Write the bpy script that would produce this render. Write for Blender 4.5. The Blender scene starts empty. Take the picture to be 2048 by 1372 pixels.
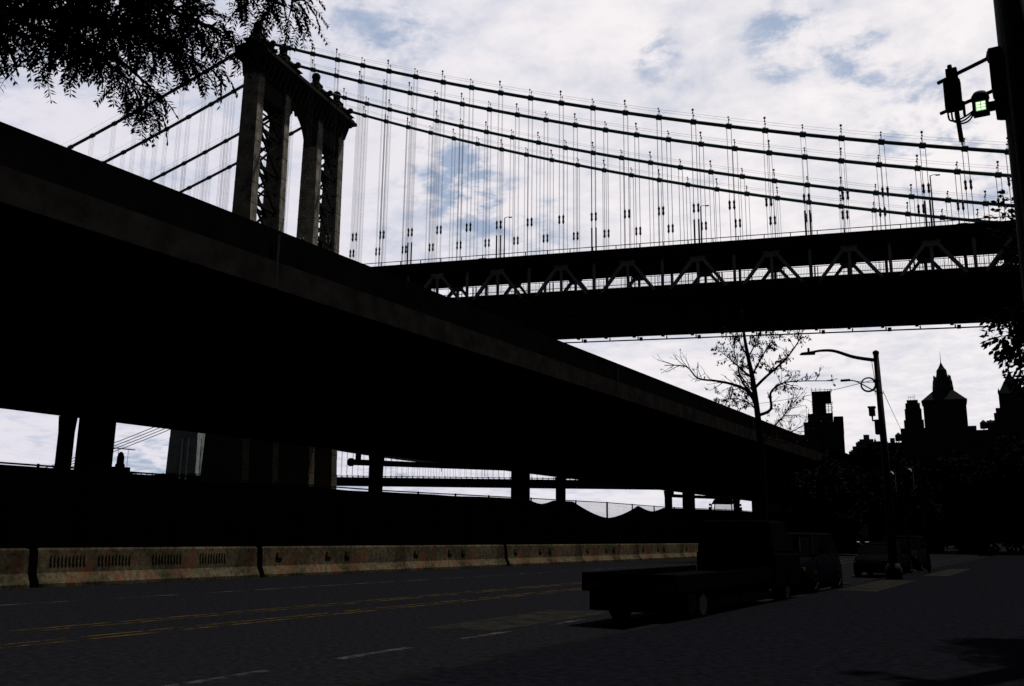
import bpy, math, random
from mathutils import Vector, Matrix
R = math.radians
PI = math.pi
random.seed(11)
scn = bpy.context.scene
COL = scn.collection

# ------------------------------------------------------------------ helpers
class MB:
    """collects boxes, tubes, prisms ... and links them as one mesh object"""
    def __init__(self): self.v = []; self.f = []
    def add(self, vs, fs):
        o = len(self.v); self.v += [tuple(p) for p in vs]; self.f += [tuple(i + o for i in f) for f in fs]; return self
    def box(self, a, b):
        x0, y0, z0 = a; x1, y1, z1 = b
        return self.add([(x0,y0,z0),(x1,y0,z0),(x1,y1,z0),(x0,y1,z0),(x0,y0,z1),(x1,y0,z1),(x1,y1,z1),(x0,y1,z1)],
                 [(3,2,1,0),(4,5,6,7),(0,1,5,4),(1,2,6,5),(2,3,7,6),(3,0,4,7)])
    def hexa(self, lo, hi):
        """lo, hi: four corners each (counter-clockwise seen from above)"""
        return self.add(list(lo) + list(hi), [(3,2,1,0),(4,5,6,7),(0,1,5,4),(1,2,6,5),(2,3,7,6),(3,0,4,7)])
    def beam(self, p, q, w, h, up=(0,0,1)):
        p = Vector(p); q = Vector(q); d = (q - p).normalized(); u = Vector(up)
        if abs(d.dot(u)) > .98: u = Vector((0,1,0))
        s = d.cross(u).normalized() * (w/2); t = s.cross(d).normalized() * (h/2)
        c = [(-1,-1),(1,-1),(1,1),(-1,1)]
        return self.add([p + s*a + t*b for a, b in c] + [q + s*a + t*b for a, b in c],
                 [(0,1,2,3),(7,6,5,4),(0,4,5,1),(1,5,6,2),(2,6,7,3),(3,7,4,0)])
    def tube(self, pts, r, n=6, caps=True):
        pts = [Vector(p) for p in pts]
        rs = list(r) if hasattr(r, '__len__') else [r]*len(pts)
        o = len(self.v); prev = None
        for i, p in enumerate(pts):
            d = (pts[min(i+1, len(pts)-1)] - pts[max(i-1, 0)]).normalized()
            if prev is None:
                u = Vector((0,0,1)) if abs(d.z) < .9 else Vector((1,0,0))
                s = d.cross(u).normalized()
            else:
                s = prev - d*prev.dot(d)
                s = s.normalized() if s.length > 1e-6 else d.orthogonal().normalized()
            prev = s; t = d.cross(s)
            for k in range(n):
                a = 2*PI*k/n; self.v.append(tuple(p + (s*math.cos(a) + t*math.sin(a))*rs[i]))
        for i in range(len(pts)-1):
            for k in range(n):
                a = o+i*n+k; b = o+i*n+(k+1) % n; self.f.append((a, b, b+n, a+n))
        if caps:
            self.f.append(tuple(o+k for k in range(n))[::-1]); m = o+(len(pts)-1)*n; self.f.append(tuple(m+k for k in range(n)))
        return self
    def prism(self, poly, y0, y1):
        """polygon in (x,z) extruded from y0 to y1"""
        n = len(poly)
        return self.add([(x,y0,z) for x, z in poly] + [(x,y1,z) for x, z in poly],
                 [tuple(range(n)), tuple(range(2*n-1, n-1, -1))] + [(i, i+n, (i+1) % n+n, (i+1) % n) for i in range(n)])
    def lathe(self, c, prof, n=12):
        """prof: list of (radius, z) about the vertical through c"""
        o = len(self.v)
        for r, z in prof:
            for k in range(n):
                a = 2*PI*k/n; self.v.append((c[0]+r*math.cos(a), c[1]+r*math.sin(a), c[2]+z))
        for i in range(len(prof)-1):
            for k in range(n):
                a = o+i*n+k; b = o+i*n+(k+1) % n; self.f.append((a, b, b+n, a+n))
        m = o+(len(prof)-1)*n
        self.f.append(tuple(o+k for k in range(n))[::-1]); self.f.append(tuple(m+k for k in range(n)))
        return self
    def ball(self, c, r, n=12, m=8):
        return self.lathe(c, [(max(.01, r*math.sin(PI*i/m)), -r*math.cos(PI*i/m)) for i in range(m+1)], n)
    def build(self, name, mat, parent=None, smooth=False, bevel=0):
        me = bpy.data.meshes.new(name); me.from_pydata(self.v, [], self.f); me.update()
        if smooth:
            me.polygons.foreach_set('use_smooth', [True]*len(me.polygons))
        if mat: me.materials.append(mat)
        o = bpy.data.objects.new(name, me); COL.objects.link(o)
        if parent: o.parent = parent
        if bevel:
            b = o.modifiers.new('bevel', 'BEVEL'); b.width = bevel; b.segments = 2; b.limit_method = 'ANGLE'
        return o

def empty(name, loc=(0,0,0), rz=0):
    o = bpy.data.objects.new(name, None); COL.objects.link(o); o.location = loc; o.rotation_euler = (0,0,rz); o.empty_display_size = .3
    return o
def tag(o, label=None, cat=None, group=None, kind=None):
    if label: o['label'] = label
    if cat: o['category'] = cat
    if group: o['group'] = group
    if kind: o['kind'] = kind
    return o
def copy_tree(o, parent=None):
    c = o.copy(); COL.objects.link(c)
    if parent: c.parent = parent
    for ch in list(o.children): copy_tree(ch, c)
    return c

# ------------------------------------------------------------------ materials
def mat(name, col, rough=.7, metal=0., var=.35, scale=4., col2=None, spec=.3, bump=0., bscale=None):
    m = bpy.data.materials.new(name); m.use_nodes = True
    nt = m.node_tree; b = nt.nodes['Principled BSDF']
    b.inputs['Roughness'].default_value = rough; b.inputs['Metallic'].default_value = metal
    b.inputs['Specular IOR Level'].default_value = spec
    tc = nt.nodes.new('ShaderNodeTexCoord')
    no = nt.nodes.new('ShaderNodeTexNoise'); no.inputs['Scale'].default_value = scale; no.inputs['Detail'].default_value = 6; no.inputs['Roughness'].default_value = .65
    nt.links.new(tc.outputs['Object'], no.inputs['Vector'])
    cr = nt.nodes.new('ShaderNodeValToRGB'); cr.color_ramp.elements[0].position = .34; cr.color_ramp.elements[1].position = .68
    c2 = col2 or tuple(c*(1+var) for c in col); c1 = col if col2 else tuple(c*(1-var) for c in col)
    cr.color_ramp.elements[0].color = (*c1, 1); cr.color_ramp.elements[1].color = (*c2, 1)
    nt.links.new(no.outputs['Fac'], cr.inputs['Fac']); nt.links.new(cr.outputs['Color'], b.inputs['Base Color'])
    if bump:
        n2 = nt.nodes.new('ShaderNodeTexNoise'); n2.inputs['Scale'].default_value = bscale or scale*8; n2.inputs['Detail'].default_value = 4
        nt.links.new(tc.outputs['Object'], n2.inputs['Vector'])
        bp = nt.nodes.new('ShaderNodeBump'); bp.inputs['Strength'].default_value = bump; bp.inputs['Distance'].default_value = .02
        nt.links.new(n2.outputs['Fac'], bp.inputs['Height']); nt.links.new(bp.outputs['Normal'], b.inputs['Normal'])
    return m
def glass(name, col=(.02,.025,.03), rough=.06, alpha=1., spec=.4):
    m = bpy.data.materials.new(name); m.use_nodes = True; b = m.node_tree.nodes['Principled BSDF']
    b.inputs['Base Color'].default_value = (*col, 1); b.inputs['Roughness'].default_value = rough; b.inputs['Specular IOR Level'].default_value = spec
    b.inputs['Alpha'].default_value = alpha
    return m
def emit(name, col, s):
    m = bpy.data.materials.new(name); m.use_nodes = True; b = m.node_tree.nodes['Principled BSDF']
    b.inputs['Base Color'].default_value = (.02,.02,.02,1); b.inputs['Emission Color'].default_value = (*col, 1); b.inputs['Emission Strength'].default_value = s
    return m

M = dict(
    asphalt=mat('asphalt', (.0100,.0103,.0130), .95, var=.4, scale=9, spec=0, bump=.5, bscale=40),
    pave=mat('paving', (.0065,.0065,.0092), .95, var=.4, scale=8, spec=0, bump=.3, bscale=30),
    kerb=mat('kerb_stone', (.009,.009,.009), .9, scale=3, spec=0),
    dapple=mat('sun_dapple', (.0165,.0165,.0145), .95, var=.45, scale=2.4, spec=0),
    earth=mat('earth', (.02,.019,.016), .95, scale=2, spec=0),
    water=mat('river_water', (.01,.014,.018), .12, scale=.3, spec=.5, bump=.6, bscale=.8),
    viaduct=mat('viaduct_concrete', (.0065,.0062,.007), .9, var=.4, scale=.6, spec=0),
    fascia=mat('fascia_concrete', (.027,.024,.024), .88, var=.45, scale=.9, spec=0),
    girder=mat('girder_steel', (.016,.016,.017), .75, scale=1.1, spec=0),
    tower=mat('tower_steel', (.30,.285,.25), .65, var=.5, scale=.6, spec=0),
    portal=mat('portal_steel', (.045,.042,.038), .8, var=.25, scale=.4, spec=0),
    towerlow=mat('shaded_steel', (.075,.065,.052), .85, var=.3, scale=.4, spec=0),  # same leg steel, darkened to paint in the shade low down
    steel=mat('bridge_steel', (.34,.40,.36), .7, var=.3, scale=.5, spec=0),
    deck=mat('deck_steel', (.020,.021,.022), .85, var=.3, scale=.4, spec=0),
    cable=mat('cable_wrap', (.07,.17,.175), .6, var=.25, scale=.6, spec=.3),
    rope=mat('wire_rope', (.14,.16,.18), .6, scale=2, spec=.3),
    stone=mat('bridge_granite', (.24,.28,.29), .9, var=.3, scale=.15, spec=0),
    mesh=mat('windscreen_cloth', (.012,.012,.015), .95, var=.3, scale=3, spec=0),
    galv=mat('galvanised_steel', (.10,.10,.105), .5, .4, scale=8, spec=.3),
    dark=mat('dark_metal', (.012,.013,.014), .75, scale=6, spec=.08),
    pole=mat('pole_paint', (.012,.013,.014), .8, scale=3, spec=.08),
    plastic=mat('grey_plastic', (.016,.018,.019), .75, scale=6, spec=.12),
    rubber=mat('rubber', (.006,.006,.006), .9, scale=9, spec=0),
    bark=mat('bark', (.022,.018,.015), .95, scale=7, spec=0, bump=.6),
    leafd=mat('locust_leaf', (.018,.032,.014), .95, var=.5, scale=9, spec=.0),
    leafb=mat('broad_leaf', (.008,.012,.008), .95, var=.5, scale=5, spec=.0),
    leafr=mat('sparse_leaf', (.028,.024,.014), .8, var=.5, scale=3, spec=.12),
    bldg=mat('dark_masonry', (.036,.038,.042), .9, var=.25, scale=.06, spec=0),
    bldg2=mat('grey_masonry', (.07,.085,.09), .9, var=.25, scale=.08, spec=0),
    copper=mat('patina_copper', (.04,.058,.056), .8, scale=.2, spec=0),
    car=mat('black_paint', (.004,.004,.005), .6, var=.1, scale=2, spec=0),
    car2=mat('navy_paint', (.004,.0045,.007), .6, var=.1, scale=2, spec=0),
    pale=mat('pale_paint', (.28,.26,.23), .4, var=.1, scale=2, spec=.4),
    glass=glass('car_glass', (.003,.003,.004), .35, spec=0),
    clear=glass('clear_glass', (.3,.32,.33), .05, .25),
    lamp_glass=glass('lamp_lens', (.02,.02,.024), .3, spec=.1),
    amber=mat('amber_lens', (.10,.022,.006), .4, var=.1, spec=.1),
    white=mat('white_metal', (.75,.73,.68), .5, scale=5),  # also stands in for sun glints on hoods and lit stone edges
    panel=glass('solar_glass', (.012,.014,.025), .15),
    led=emit('led_cell', (.78,1.,.62), 1.5),
    ledg=emit('led_board', (.16,.5,.16), .7),
    winlit=mat('window_glass', (.02,.024,.028), .3, spec=.4),
)
def paint_mat(name, col, wear):
    """road paint worn through to the asphalt in patches"""
    m = mat(name, col, .8, scale=5, spec=0); nt = m.node_tree; b = nt.nodes['Principled BSDF']
    no = nt.nodes.new('ShaderNodeTexNoise'); no.inputs['Scale'].default_value = 1.1; no.inputs['Detail'].default_value = 8; no.inputs['Roughness'].default_value = .75
    tc = nt.nodes.new('ShaderNodeTexCoord'); nt.links.new(tc.outputs['Object'], no.inputs['Vector'])
    mr = nt.nodes.new('ShaderNodeMapRange'); mr.inputs['From Min'].default_value = wear-.06; mr.inputs['From Max'].default_value = wear+.06
    nt.links.new(no.outputs['Fac'], mr.inputs['Value']); nt.links.new(mr.outputs['Result'], b.inputs['Alpha'])
    return m
M['yellow'] = paint_mat('yellow_line', (.06,.042,.016), .49)
M['whiteline'] = paint_mat('white_line', (.055,.055,.055), .52)
def barrier_mat():
    m = mat('barrier_concrete', (.120,.105,.069), .9, spec=0, var=.55, scale=7., bump=.4); nt = m.node_tree; b = nt.nodes['Principled BSDF']
    src = b.inputs['Base Color'].links[0].from_socket
    tc = nt.nodes.new('ShaderNodeTexCoord'); no = nt.nodes.new('ShaderNodeTexNoise'); no.inputs['Scale'].default_value = 1.15; no.inputs['Detail'].default_value = 7; no.inputs['Roughness'].default_value = .7
    nt.links.new(tc.outputs['Object'], no.inputs['Vector'])
    mr = nt.nodes.new('ShaderNodeMapRange'); mr.inputs['From Min'].default_value = .53; mr.inputs['From Max'].default_value = .63; mr.inputs['To Max'].default_value = .75
    nt.links.new(no.outputs['Fac'], mr.inputs['Value'])
    mx = nt.nodes.new('ShaderNodeMix'); mx.data_type = 'RGBA'; mx.inputs[7].default_value = (.15,.062,.034,1)
    nt.links.new(mr.outputs['Result'], mx.inputs[0]); nt.links.new(src, mx.inputs[6])
    n3 = nt.nodes.new('ShaderNodeTexNoise'); n3.inputs['Scale'].default_value = .55; n3.inputs['Detail'].default_value = 5
    nt.links.new(tc.outputs['Object'], n3.inputs['Vector'])
    m3 = nt.nodes.new('ShaderNodeMapRange'); m3.inputs['From Min'].default_value = .42; m3.inputs['From Max'].default_value = .62; m3.inputs['To Min'].default_value = .45
    nt.links.new(n3.outputs['Fac'], m3.inputs['Value'])
    mm = nt.nodes.new('ShaderNodeMix'); mm.data_type = 'RGBA'; mm.blend_type = 'MULTIPLY'; mm.inputs[0].default_value = 1
    nt.links.new(mx.outputs[2], mm.inputs[6]); nt.links.new(m3.outputs['Result'], mm.inputs[7])
    nt.links.new(mm.outputs[2], b.inputs['Base Color'])
    return m
M['barrier'] = barrier_mat()

# ------------------------------------------------------------------ camera (street runs along +Y)
f_px, PITCH, ROLL, YAW = 1820.59, R(11.841), R(.6914), R(31.039)
fw = Vector((-math.sin(YAW)*math.cos(PITCH), math.cos(YAW)*math.cos(PITCH), math.sin(PITCH)))
rt = Vector((math.cos(YAW), math.sin(YAW), 0)); up = rt.cross(fw)
cx = rt*math.cos(ROLL) + up*math.sin(ROLL); cy = up*math.cos(ROLL) - rt*math.sin(ROLL)
cam = bpy.data.cameras.new('camera'); co = bpy.data.objects.new('camera', cam); COL.objects.link(co)
co.matrix_world = Matrix(((cx.x,cy.x,-fw.x,0),(cx.y,cy.y,-fw.y,0),(cx.z,cy.z,-fw.z,1.6),(0,0,0,1)))
cam.sensor_width = 36; cam.lens = f_px/2048*36; cam.clip_end = 20000; cam.clip_start = .05
scn.camera = co

# ------------------------------------------------------------------ light and sky
SUN_AZ, SUN_EL = R(20.), R(66)          # azimuth from +Y towards +X
sd = Vector((math.sin(SUN_AZ)*math.cos(SUN_EL), math.cos(SUN_AZ)*math.cos(SUN_EL), math.sin(SUN_EL)))
sl = bpy.data.lights.new('sun', 'SUN'); sl.energy = 2.7; sl.angle = R(1.2); sl.color = (1, .93, .82)
so = bpy.data.objects.new('sun', sl); COL.objects.link(so); so.rotation_euler = sd.to_track_quat('Z', 'Y').to_euler()

w = bpy.data.worlds.new('World'); scn.world = w; w.use_nodes = True; nt = w.node_tree; N = nt.nodes; Lk = nt.links
N.clear()
out = N.new('ShaderNodeOutputWorld'); bg = N.new('ShaderNodeBackground'); Lk.new(bg.outputs[0], out.inputs[0])
sky = N.new('ShaderNodeTexSky'); sky.sky_type = 'NISHITA'; sky.sun_disc = False; sky.sun_elevation = SUN_EL; sky.sun_rotation = SUN_AZ
sky.air_density = 1.; sky.dust_density = 1.5
tc = N.new('ShaderNodeTexCoord'); sep = N.new('ShaderNodeSeparateXYZ'); Lk.new(tc.outputs['Generated'], sep.inputs[0])
def mth(op, a, b=None, clamp=False):
    n = N.new('ShaderNodeMath'); n.operation = op; n.use_clamp = clamp
    for i, x in enumerate((a, b)):
        if x is None: continue
        if isinstance(x, (int, float)): n.inputs[i].default_value = x
        else: Lk.new(x, n.inputs[i])
    return n.outputs[0]
def mrange(v, a, b, c, d, smooth=True):
    n = N.new('ShaderNodeMapRange'); n.interpolation_type = 'SMOOTHSTEP' if smooth else 'LINEAR'
    for i, x in enumerate((a, b, c, d)): n.inputs[i+1].default_value = x
    Lk.new(v, n.inputs[0]); return n.outputs[0]
zz = mth('MAXIMUM', mth('ADD', sep.outputs[2], .16), .05)
px_, py_ = mth('DIVIDE', sep.outputs[0], zz), mth('DIVIDE', sep.outputs[1], zz)
cmb = N.new('ShaderNodeCombineXYZ'); Lk.new(px_, cmb.inputs[0]); Lk.new(py_, cmb.inputs[1]); cmb.inputs[2].default_value = 3.7
def noise(scale, detail, rough, dist, off=0., vec=None):
    mp = N.new('ShaderNodeMapping'); mp.inputs['Location'].default_value = (off, off*.7, 0); Lk.new(vec or cmb.outputs[0], mp.inputs[0])
    n = N.new('ShaderNodeTexNoise'); n.inputs['Scale'].default_value = scale; n.inputs['Detail'].default_value = detail; n.inputs['Roughness'].default_value = rough; n.inputs['Distortion'].default_value = dist
    Lk.new(mp.outputs[0], n.inputs['Vector']); return n.outputs['Fac']
nA = noise(1.9, 9, .58, .4, 2.3); nB = noise(5.5, 8, .62, .5, 7.1); nC = noise(13., 6, .65, .2, 4.4)
body = mth('ADD', mth('MULTIPLY', nA, .36), mth('ADD', mth('MULTIPLY', nB, .38), mth('MULTIPLY', nC, .26)))
def around(d, r0, r1):
    """1 near direction d, 0 beyond r1 degrees"""
    dv = N.new('ShaderNodeVectorMath'); dv.operation = 'DOT_PRODUCT'; nm = N.new('ShaderNodeVectorMath'); nm.operation = 'NORMALIZE'
    Lk.new(tc.outputs['Generated'], nm.inputs[0]); Lk.new(nm.outputs[0], dv.inputs[0]); dv.inputs[1].default_value = d
    return mrange(dv.outputs['Value'], math.cos(R(r1)), math.cos(R(r0)), 0, 1)
def azel(a, e): a, e = R(a), R(e); return (math.sin(a)*math.cos(e), math.cos(a)*math.cos(e), math.sin(e))
# thin places in the cloud where the blue shows: (azimuth, elevation, inner, outer, weight)
thin = None
for a, e, r0, r1, wgt in ((-21.6,29.2,.1,2.2,.10),(-13,29.,.2,3.0,.15),(-8.5,27.6,.2,2.6,.13),(-36,23.2,.3,4.2,.13),(-34,21.2,.2,3.4,.12),(-5,23.2,.5,4.5,.11),(-3.5,20.5,.4,3.5,.09),(-31,19.5,.5,4.5,.07),(-41.5,31.5,.6,4.,.09),(-38.5,29.5,.3,3.,.06),(-17.3,19.6,.4,3.,.07),(-52,5,1,6,.09),(-38.5,3,.3,2.5,.10),(-12,12.5,.5,3.5,.07),(-62,20,1,9,.04)):
    t_ = mth('MULTIPLY', around(azel(a, e), r0, r1), wgt); thin = t_ if thin is None else mth('ADD', thin, t_)
glow = around(azel(1, 28), 6, 46)
thin = mth('MULTIPLY', thin, mrange(mth('ADD', mth('MULTIPLY', nB, .5), mth('MULTIPLY', nC, .5)), .60, .36, .25, 1.55))
dens = mth('ADD', mth('SUBTRACT', body, thin), mth('MULTIPLY', glow, .05))
cov = mrange(dens, .27, .52, 0, 1)
sh = mrange(body, .42, .58, 0, 1)
def mix(fac, a, b, typ='MIX'):
    n = N.new('ShaderNodeMix'); n.data_type = 'RGBA'; n.blend_type = typ
    for i, x in ((0, fac), (6, a), (7, b)):
        if isinstance(x, (int, float)): n.inputs[i].default_value = x
        elif isinstance(x, tuple): n.inputs[i].default_value = (*x, 1)
        else: Lk.new(x, n.inputs[i])
    return n.outputs[2]
K = 11.                                  # everything is scaled by the background strength below
white_ = mix(glow, (.79*K,.765*K,.835*K), (.95*K,.905*K,.91*K))
grey_ = mix(glow, (.66*K,.675*K,.785*K), (.79*K,.775*K,.82*K))
cloud = mix(sh, grey_, white_)
blue = mix(.2, (.40*K,.485*K,.64*K), sky.outputs[0])
seen = mix(cov, blue, cloud)
fall = mrange(around(azel(-27, 22), 36, 62), 0, 1, .018, 1, False)
fin = mix(1., seen, fall, 'MULTIPLY')
Lk.new(fin, bg.inputs[0]); bg.inputs[1].default_value = .0909

scn.view_settings.view_transform = 'Standard'; scn.view_settings.look = 'None'; scn.view_settings.exposure = 0; scn.view_settings.gamma = 1
scn.cycles.max_bounces = 6; scn.cycles.use_denoising = False; scn.cycles.sample_clamp_indirect = 4

# ------------------------------------------------------------------ ground, road, river
def sheet(name, x0, x1, y0, y1, z, m, kind='structure'):
    o = MB().add([(x0,y0,z),(x1,y0,z),(x1,y1,z),(x0,y1,z)], [(0,1,2,3)]).build(name, m); return tag(o, kind=kind)
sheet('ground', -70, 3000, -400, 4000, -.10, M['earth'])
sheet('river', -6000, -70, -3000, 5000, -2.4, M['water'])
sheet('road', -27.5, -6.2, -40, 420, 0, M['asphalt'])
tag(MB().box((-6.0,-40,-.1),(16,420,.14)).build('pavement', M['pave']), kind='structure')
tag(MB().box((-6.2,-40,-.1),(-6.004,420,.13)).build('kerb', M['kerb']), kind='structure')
tag(MB().box((-70,-60,-2.6),(-69.2,420,.1)).build('river_wall', M['fascia']), kind='structure')
def line(x, y0, y1, wd, m, name='road_marking'):
    b = MB(); n = max(1, int((y1-y0)/6))
    for i in range(n):
        a, c = y0+(y1-y0)*i/n, y0+(y1-y0)*(i+1)/n
        b.add([(x-wd/2,a,.004),(x+wd/2,a,.004),(x+wd/2,c,.004),(x-wd/2,c,.004)], [(0,1,2,3)])
    return tag(b.build(name, m), kind='structure')
for xc in (-14.35, -12.75):
    line(xc-.16, 2, 220, .12, M['yellow'], 'yellow_line'); line(xc+.16, 2, 220, .12, M['yellow'], 'yellow_line')
line(-19.4, 2, 200, .14, M['whiteline'], 'white_line')
dash = MB()
for i in range(40):
    y0 = 3.9 + i*2.75
    dash.add([(-8.27,y0,.004),(-8.12,y0,.004),(-8.12,y0+1.5,.004),(-8.27,y0+1.5,.004)], [(0,1,2,3)])
tag(dash.build('lane_dashes', M['whiteline']), kind='structure')
tag(MB().hexa([(-34,80,0),(-27.4,80,0),(-27.4,104,0),(-34,104,0)], [(-33,84,2.02),(-27.6,84,2.02),(-27.6,100,2.02),(-33,100,2.02)]).build('embankment', M['earth']), kind='structure')

for nm, x0, x1, y0, y1, z, m in (('road_dapple',-9.75,-8.42,13.2,18.4,.003,'dapple'),('pavement_dapple',-5.9,-4.75,27.5,36,.144,'dapple'),('pavement_dapple',-5.3,-4.3,41,52,.144,'dapple')):  # lighter sheets painting sunlit dapples onto road and pavement
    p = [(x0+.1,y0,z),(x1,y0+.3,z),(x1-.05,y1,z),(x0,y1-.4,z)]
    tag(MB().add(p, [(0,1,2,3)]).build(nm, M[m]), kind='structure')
db = MB()
for k in range(420):
    y = random.uniform(8,70); x = -24.28 + abs(random.gauss(0,.12)); a = random.uniform(.012,.045)
    db.hexa([(x-a,y-a,0),(x+a*.8,y-a,0),(x+a,y+a*1.2,0),(x-a,y+a,0)], [(x-a*.4,y-a*.5,a*.9),(x+a*.5,y-a*.4,a*.7),(x+a*.4,y+a*.5,a),(x-a*.6,y+a*.6,a*.8)])
tag(db.build('debris', M['earth']), kind='stuff')

# ------------------------------------------------------------------ concrete barriers along the kerb of the viaduct
def make_barrier(length, ribs, holes):
    root = empty('concrete_barrier')
    L2 = length/2
    prof = [(.26,0),(.26,.10),(.10,.38),(.055,1.0),(.03,1.06),(-.03,1.06),(-.055,1.0),(-.10,.38),(-.26,.10),(-.26,0)]
    b = MB(); n = len(prof); st = [(-L2, .93), (-L2+.12, 1.), (L2-.12, 1.), (L2, .93)]
    for y, k in st: b.v += [(x*k, y, z*(.97 if k < 1 else 1)) for x, z in prof]
    for s in range(3):
        for i in range(n): a = s*n+i; c = s*n+(i+1) % n; b.f.append((a, c, c+n, a+n))
    b.f.append(tuple(range(n))[::-1]); b.f.append(tuple(3*n+i for i in range(n)))
    for y in holes: b.box((.045,y-.13,.66),(.12,y+.13,.86))
    b.build('wall_body', M['barrier'], root)
    for y0 in ribs:
        r = MB()
        for k in range(10):
            y = y0 + k*.125; r.hexa([(.06,y,.60),(.105,y,.60),(.105,y+.055,.60),(.06,y+.055,.60)], [(.05,y,.86),(.088,y,.86),(.088,y+.055,.86),(.05,y+.055,.86)])
        r.build('rib_panel', M['barrier'], root)
    MB().tube([(0,-L2-.10,.25),(0,-L2-.10,.75)], .03).box((-.03,-L2-.09,.3),(.03,-L2,.36)).box((-.03,-L2-.09,.64),(.03,-L2,.7)).build('joint_pin', M['dark'], root)
    return root
ends = [(6.6,15.2),(15.5,23.6),(23.85,32.1),(32.13,40.3),(40.65,48.9),(48.93,57.3),(57.33,65.6),(65.63,74)]
rib_first = [-4.2,-2.1,.1,2.6]
A_ = make_barrier(8.85, [-4.1+.1,-2.35,-.3,1.7], []); B_ = make_barrier(8.25, [], [-3.9+.6,-.7,.4])
blab = ['weathered concrete barrier cut off by the edge of the photo, foot of the dark fence',
        'rust stained concrete barrier with four ribbed panels, foot of the dark fence',
        'concrete barrier right after the ribbed rust stained one, with small square bosses near its top',
        'fourth concrete barrier of the row, dim under the overhanging viaduct',
        'fifth concrete barrier of the row, just past the wide dark vertical joint under the fence',
        'sixth concrete barrier of the row, under the sag in the fence cloth',
        'seventh concrete barrier of the row, last one clear of the flatbed truck cab',
        'farthest concrete barrier of the row, half hidden behind the truck cab']
for i, (a, c) in enumerate(ends):
    src = A_ if i < 2 else B_
    o = src if i in (1, 2) else copy_tree(src)
    o.location = (-24.62 + random.uniform(-.04,.04), (a+c)/2, 0); o.rotation_euler.z = random.uniform(-.004,.004)
    o.scale = (1, (c-a)/(8.85 if i < 2 else 8.25), 1)
    tag(o, blab[i], 'barrier', 'concrete barriers below the viaduct fence')

# ------------------------------------------------------------------ screened fence
fe = empty('construction_fence', (-26,40,0)); FX = 0
tag(fe, 'tall chain link fence hung with black windscreen cloth behind the concrete barriers', 'fence')
def rail_z(y):
    ys = [(-10,3.42),(33,3.42),(43,3.56),(56,3.70),(66,3.72),(85,4.0),(110,4.1)]
    for (a, za), (c, zc) in zip(ys, ys[1:]):
        if y <= c: return za + (zc-za)*(y-a)/(c-a)
    return 4.1
def sag(y):
    d = .05
    for c, hw, dep in ((55.7,5.2,.98),(46.6,1.7,.28),(49,1.,.1),(63.2,2.6,.38),(22.4,2.6,.16),(30,3.4,.10),(38,4.,.08)):
        t = abs(y-c)/hw
        if t < 1: d = max(d, dep*(1-t**1.55))
    return d
cl = MB(); NY = 480
for i in range(NY+1):
    y = -8 + 116*i/NY; ft = .05*math.sin(y*2.1) + .03*math.sin(y*5.3+1)
    for k in range(7):
        t = k/6; z = .05 + (rail_z(y)-sag(y)-.05)*t; cl.v.append((ft*math.sin(PI*t)+.03, y-40, z))
for i in range(NY):
    y = -8+116*i/NY
    for k in range(6):
        a = i*7+k; cl.f.append((a, a+7, a+8, a+1))
cl.build('windscreen', M['mesh'], fe, True)
ch = MB()
for j in range(int(46/.14)):                     # woven wire, visible where the cloth sags
    y = 40 + j*.14; zt = rail_z(y)
    for sgn in (1, -1):
        ch.beam((.0, y-40, zt-1.3), (.0, y-40+sgn*1.3, zt-.02), .006, .006)
ch.build('chain_link', M['dark'], fe)
tr = MB(); tr.tube([(0, y-40, rail_z(y)) for y in range(-8, 108, 4)], .03); tr.build('top_rail', M['dark'], fe)
for i, y in enumerate([-8,-4.9,-1.8,1.3,4.4,7.5,10.6,13.7,16.1,19.2,22.3,25.4,28.7,31.8,34.9,38,41.1,44.2,45.6,49.2,51.2,55.75,59.9,63.9,68,72.2,76.4,80.6,84.8,89,93.2,97.4,101.6,106]):
    MB().tube([(-.05, y-40, 0), (-.05, y-40, rail_z(y)+.05)], .045 if y != 55.75 else .06).build('post', M['dark'], fe)

# ------------------------------------------------------------------ elevated highway
vi = empty('elevated_highway', (-36,60,0)); ox, oy = -36, 60
tag(vi, 'long dark elevated highway on paired columns running beside the street', 'highway viaduct')
Y0, Y1 = -45-oy, 360-oy
def P(poly): return [(x-ox, z) for x, z in poly]
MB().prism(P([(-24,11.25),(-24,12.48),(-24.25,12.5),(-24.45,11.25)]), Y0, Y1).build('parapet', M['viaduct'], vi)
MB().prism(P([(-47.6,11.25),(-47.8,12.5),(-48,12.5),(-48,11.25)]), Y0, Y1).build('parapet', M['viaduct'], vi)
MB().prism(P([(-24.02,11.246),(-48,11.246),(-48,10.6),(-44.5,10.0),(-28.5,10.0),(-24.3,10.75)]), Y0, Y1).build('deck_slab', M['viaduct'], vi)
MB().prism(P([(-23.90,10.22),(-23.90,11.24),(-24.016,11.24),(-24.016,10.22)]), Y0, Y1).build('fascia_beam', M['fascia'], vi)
for gx, zb in ((-29.4,8.25),(-35.6,8.4),(-40.4,8.4),(-46.6,7.66)):
    b = MB(); b.box((gx-.02-ox,Y0,zb+.06),(gx+.02-ox,Y1,9.99)); b.box((gx-.35-ox,Y0,zb),(gx+.35-ox,Y1,zb+.055))
    y = Y0
    while y < Y1:
        b.box((gx-.3-ox,y,zb+.06),(gx-.022-ox,y+.05,9.98)); b.box((gx+.022-ox,y,zb+.06),(gx+.3-ox,y+.05,9.98)); y += 3.1
    b.build('girder', M['girder'], vi)
y = Y0+40
while y < Y0+260:
    MB().hexa([(-28.9-ox,y,9.2),(-28.7-ox,y,9.2),(-28.7-ox,y+.12,9.2),(-28.9-ox,y+.12,9.2)], [(-28.9-ox,y,9.9),(-24.05-ox,y,10.6),(-24.05-ox,y+.12,10.6),(-28.9-ox,y+.12,9.9)]).build('bracket', M['girder'], vi); y += 6.2
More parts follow.
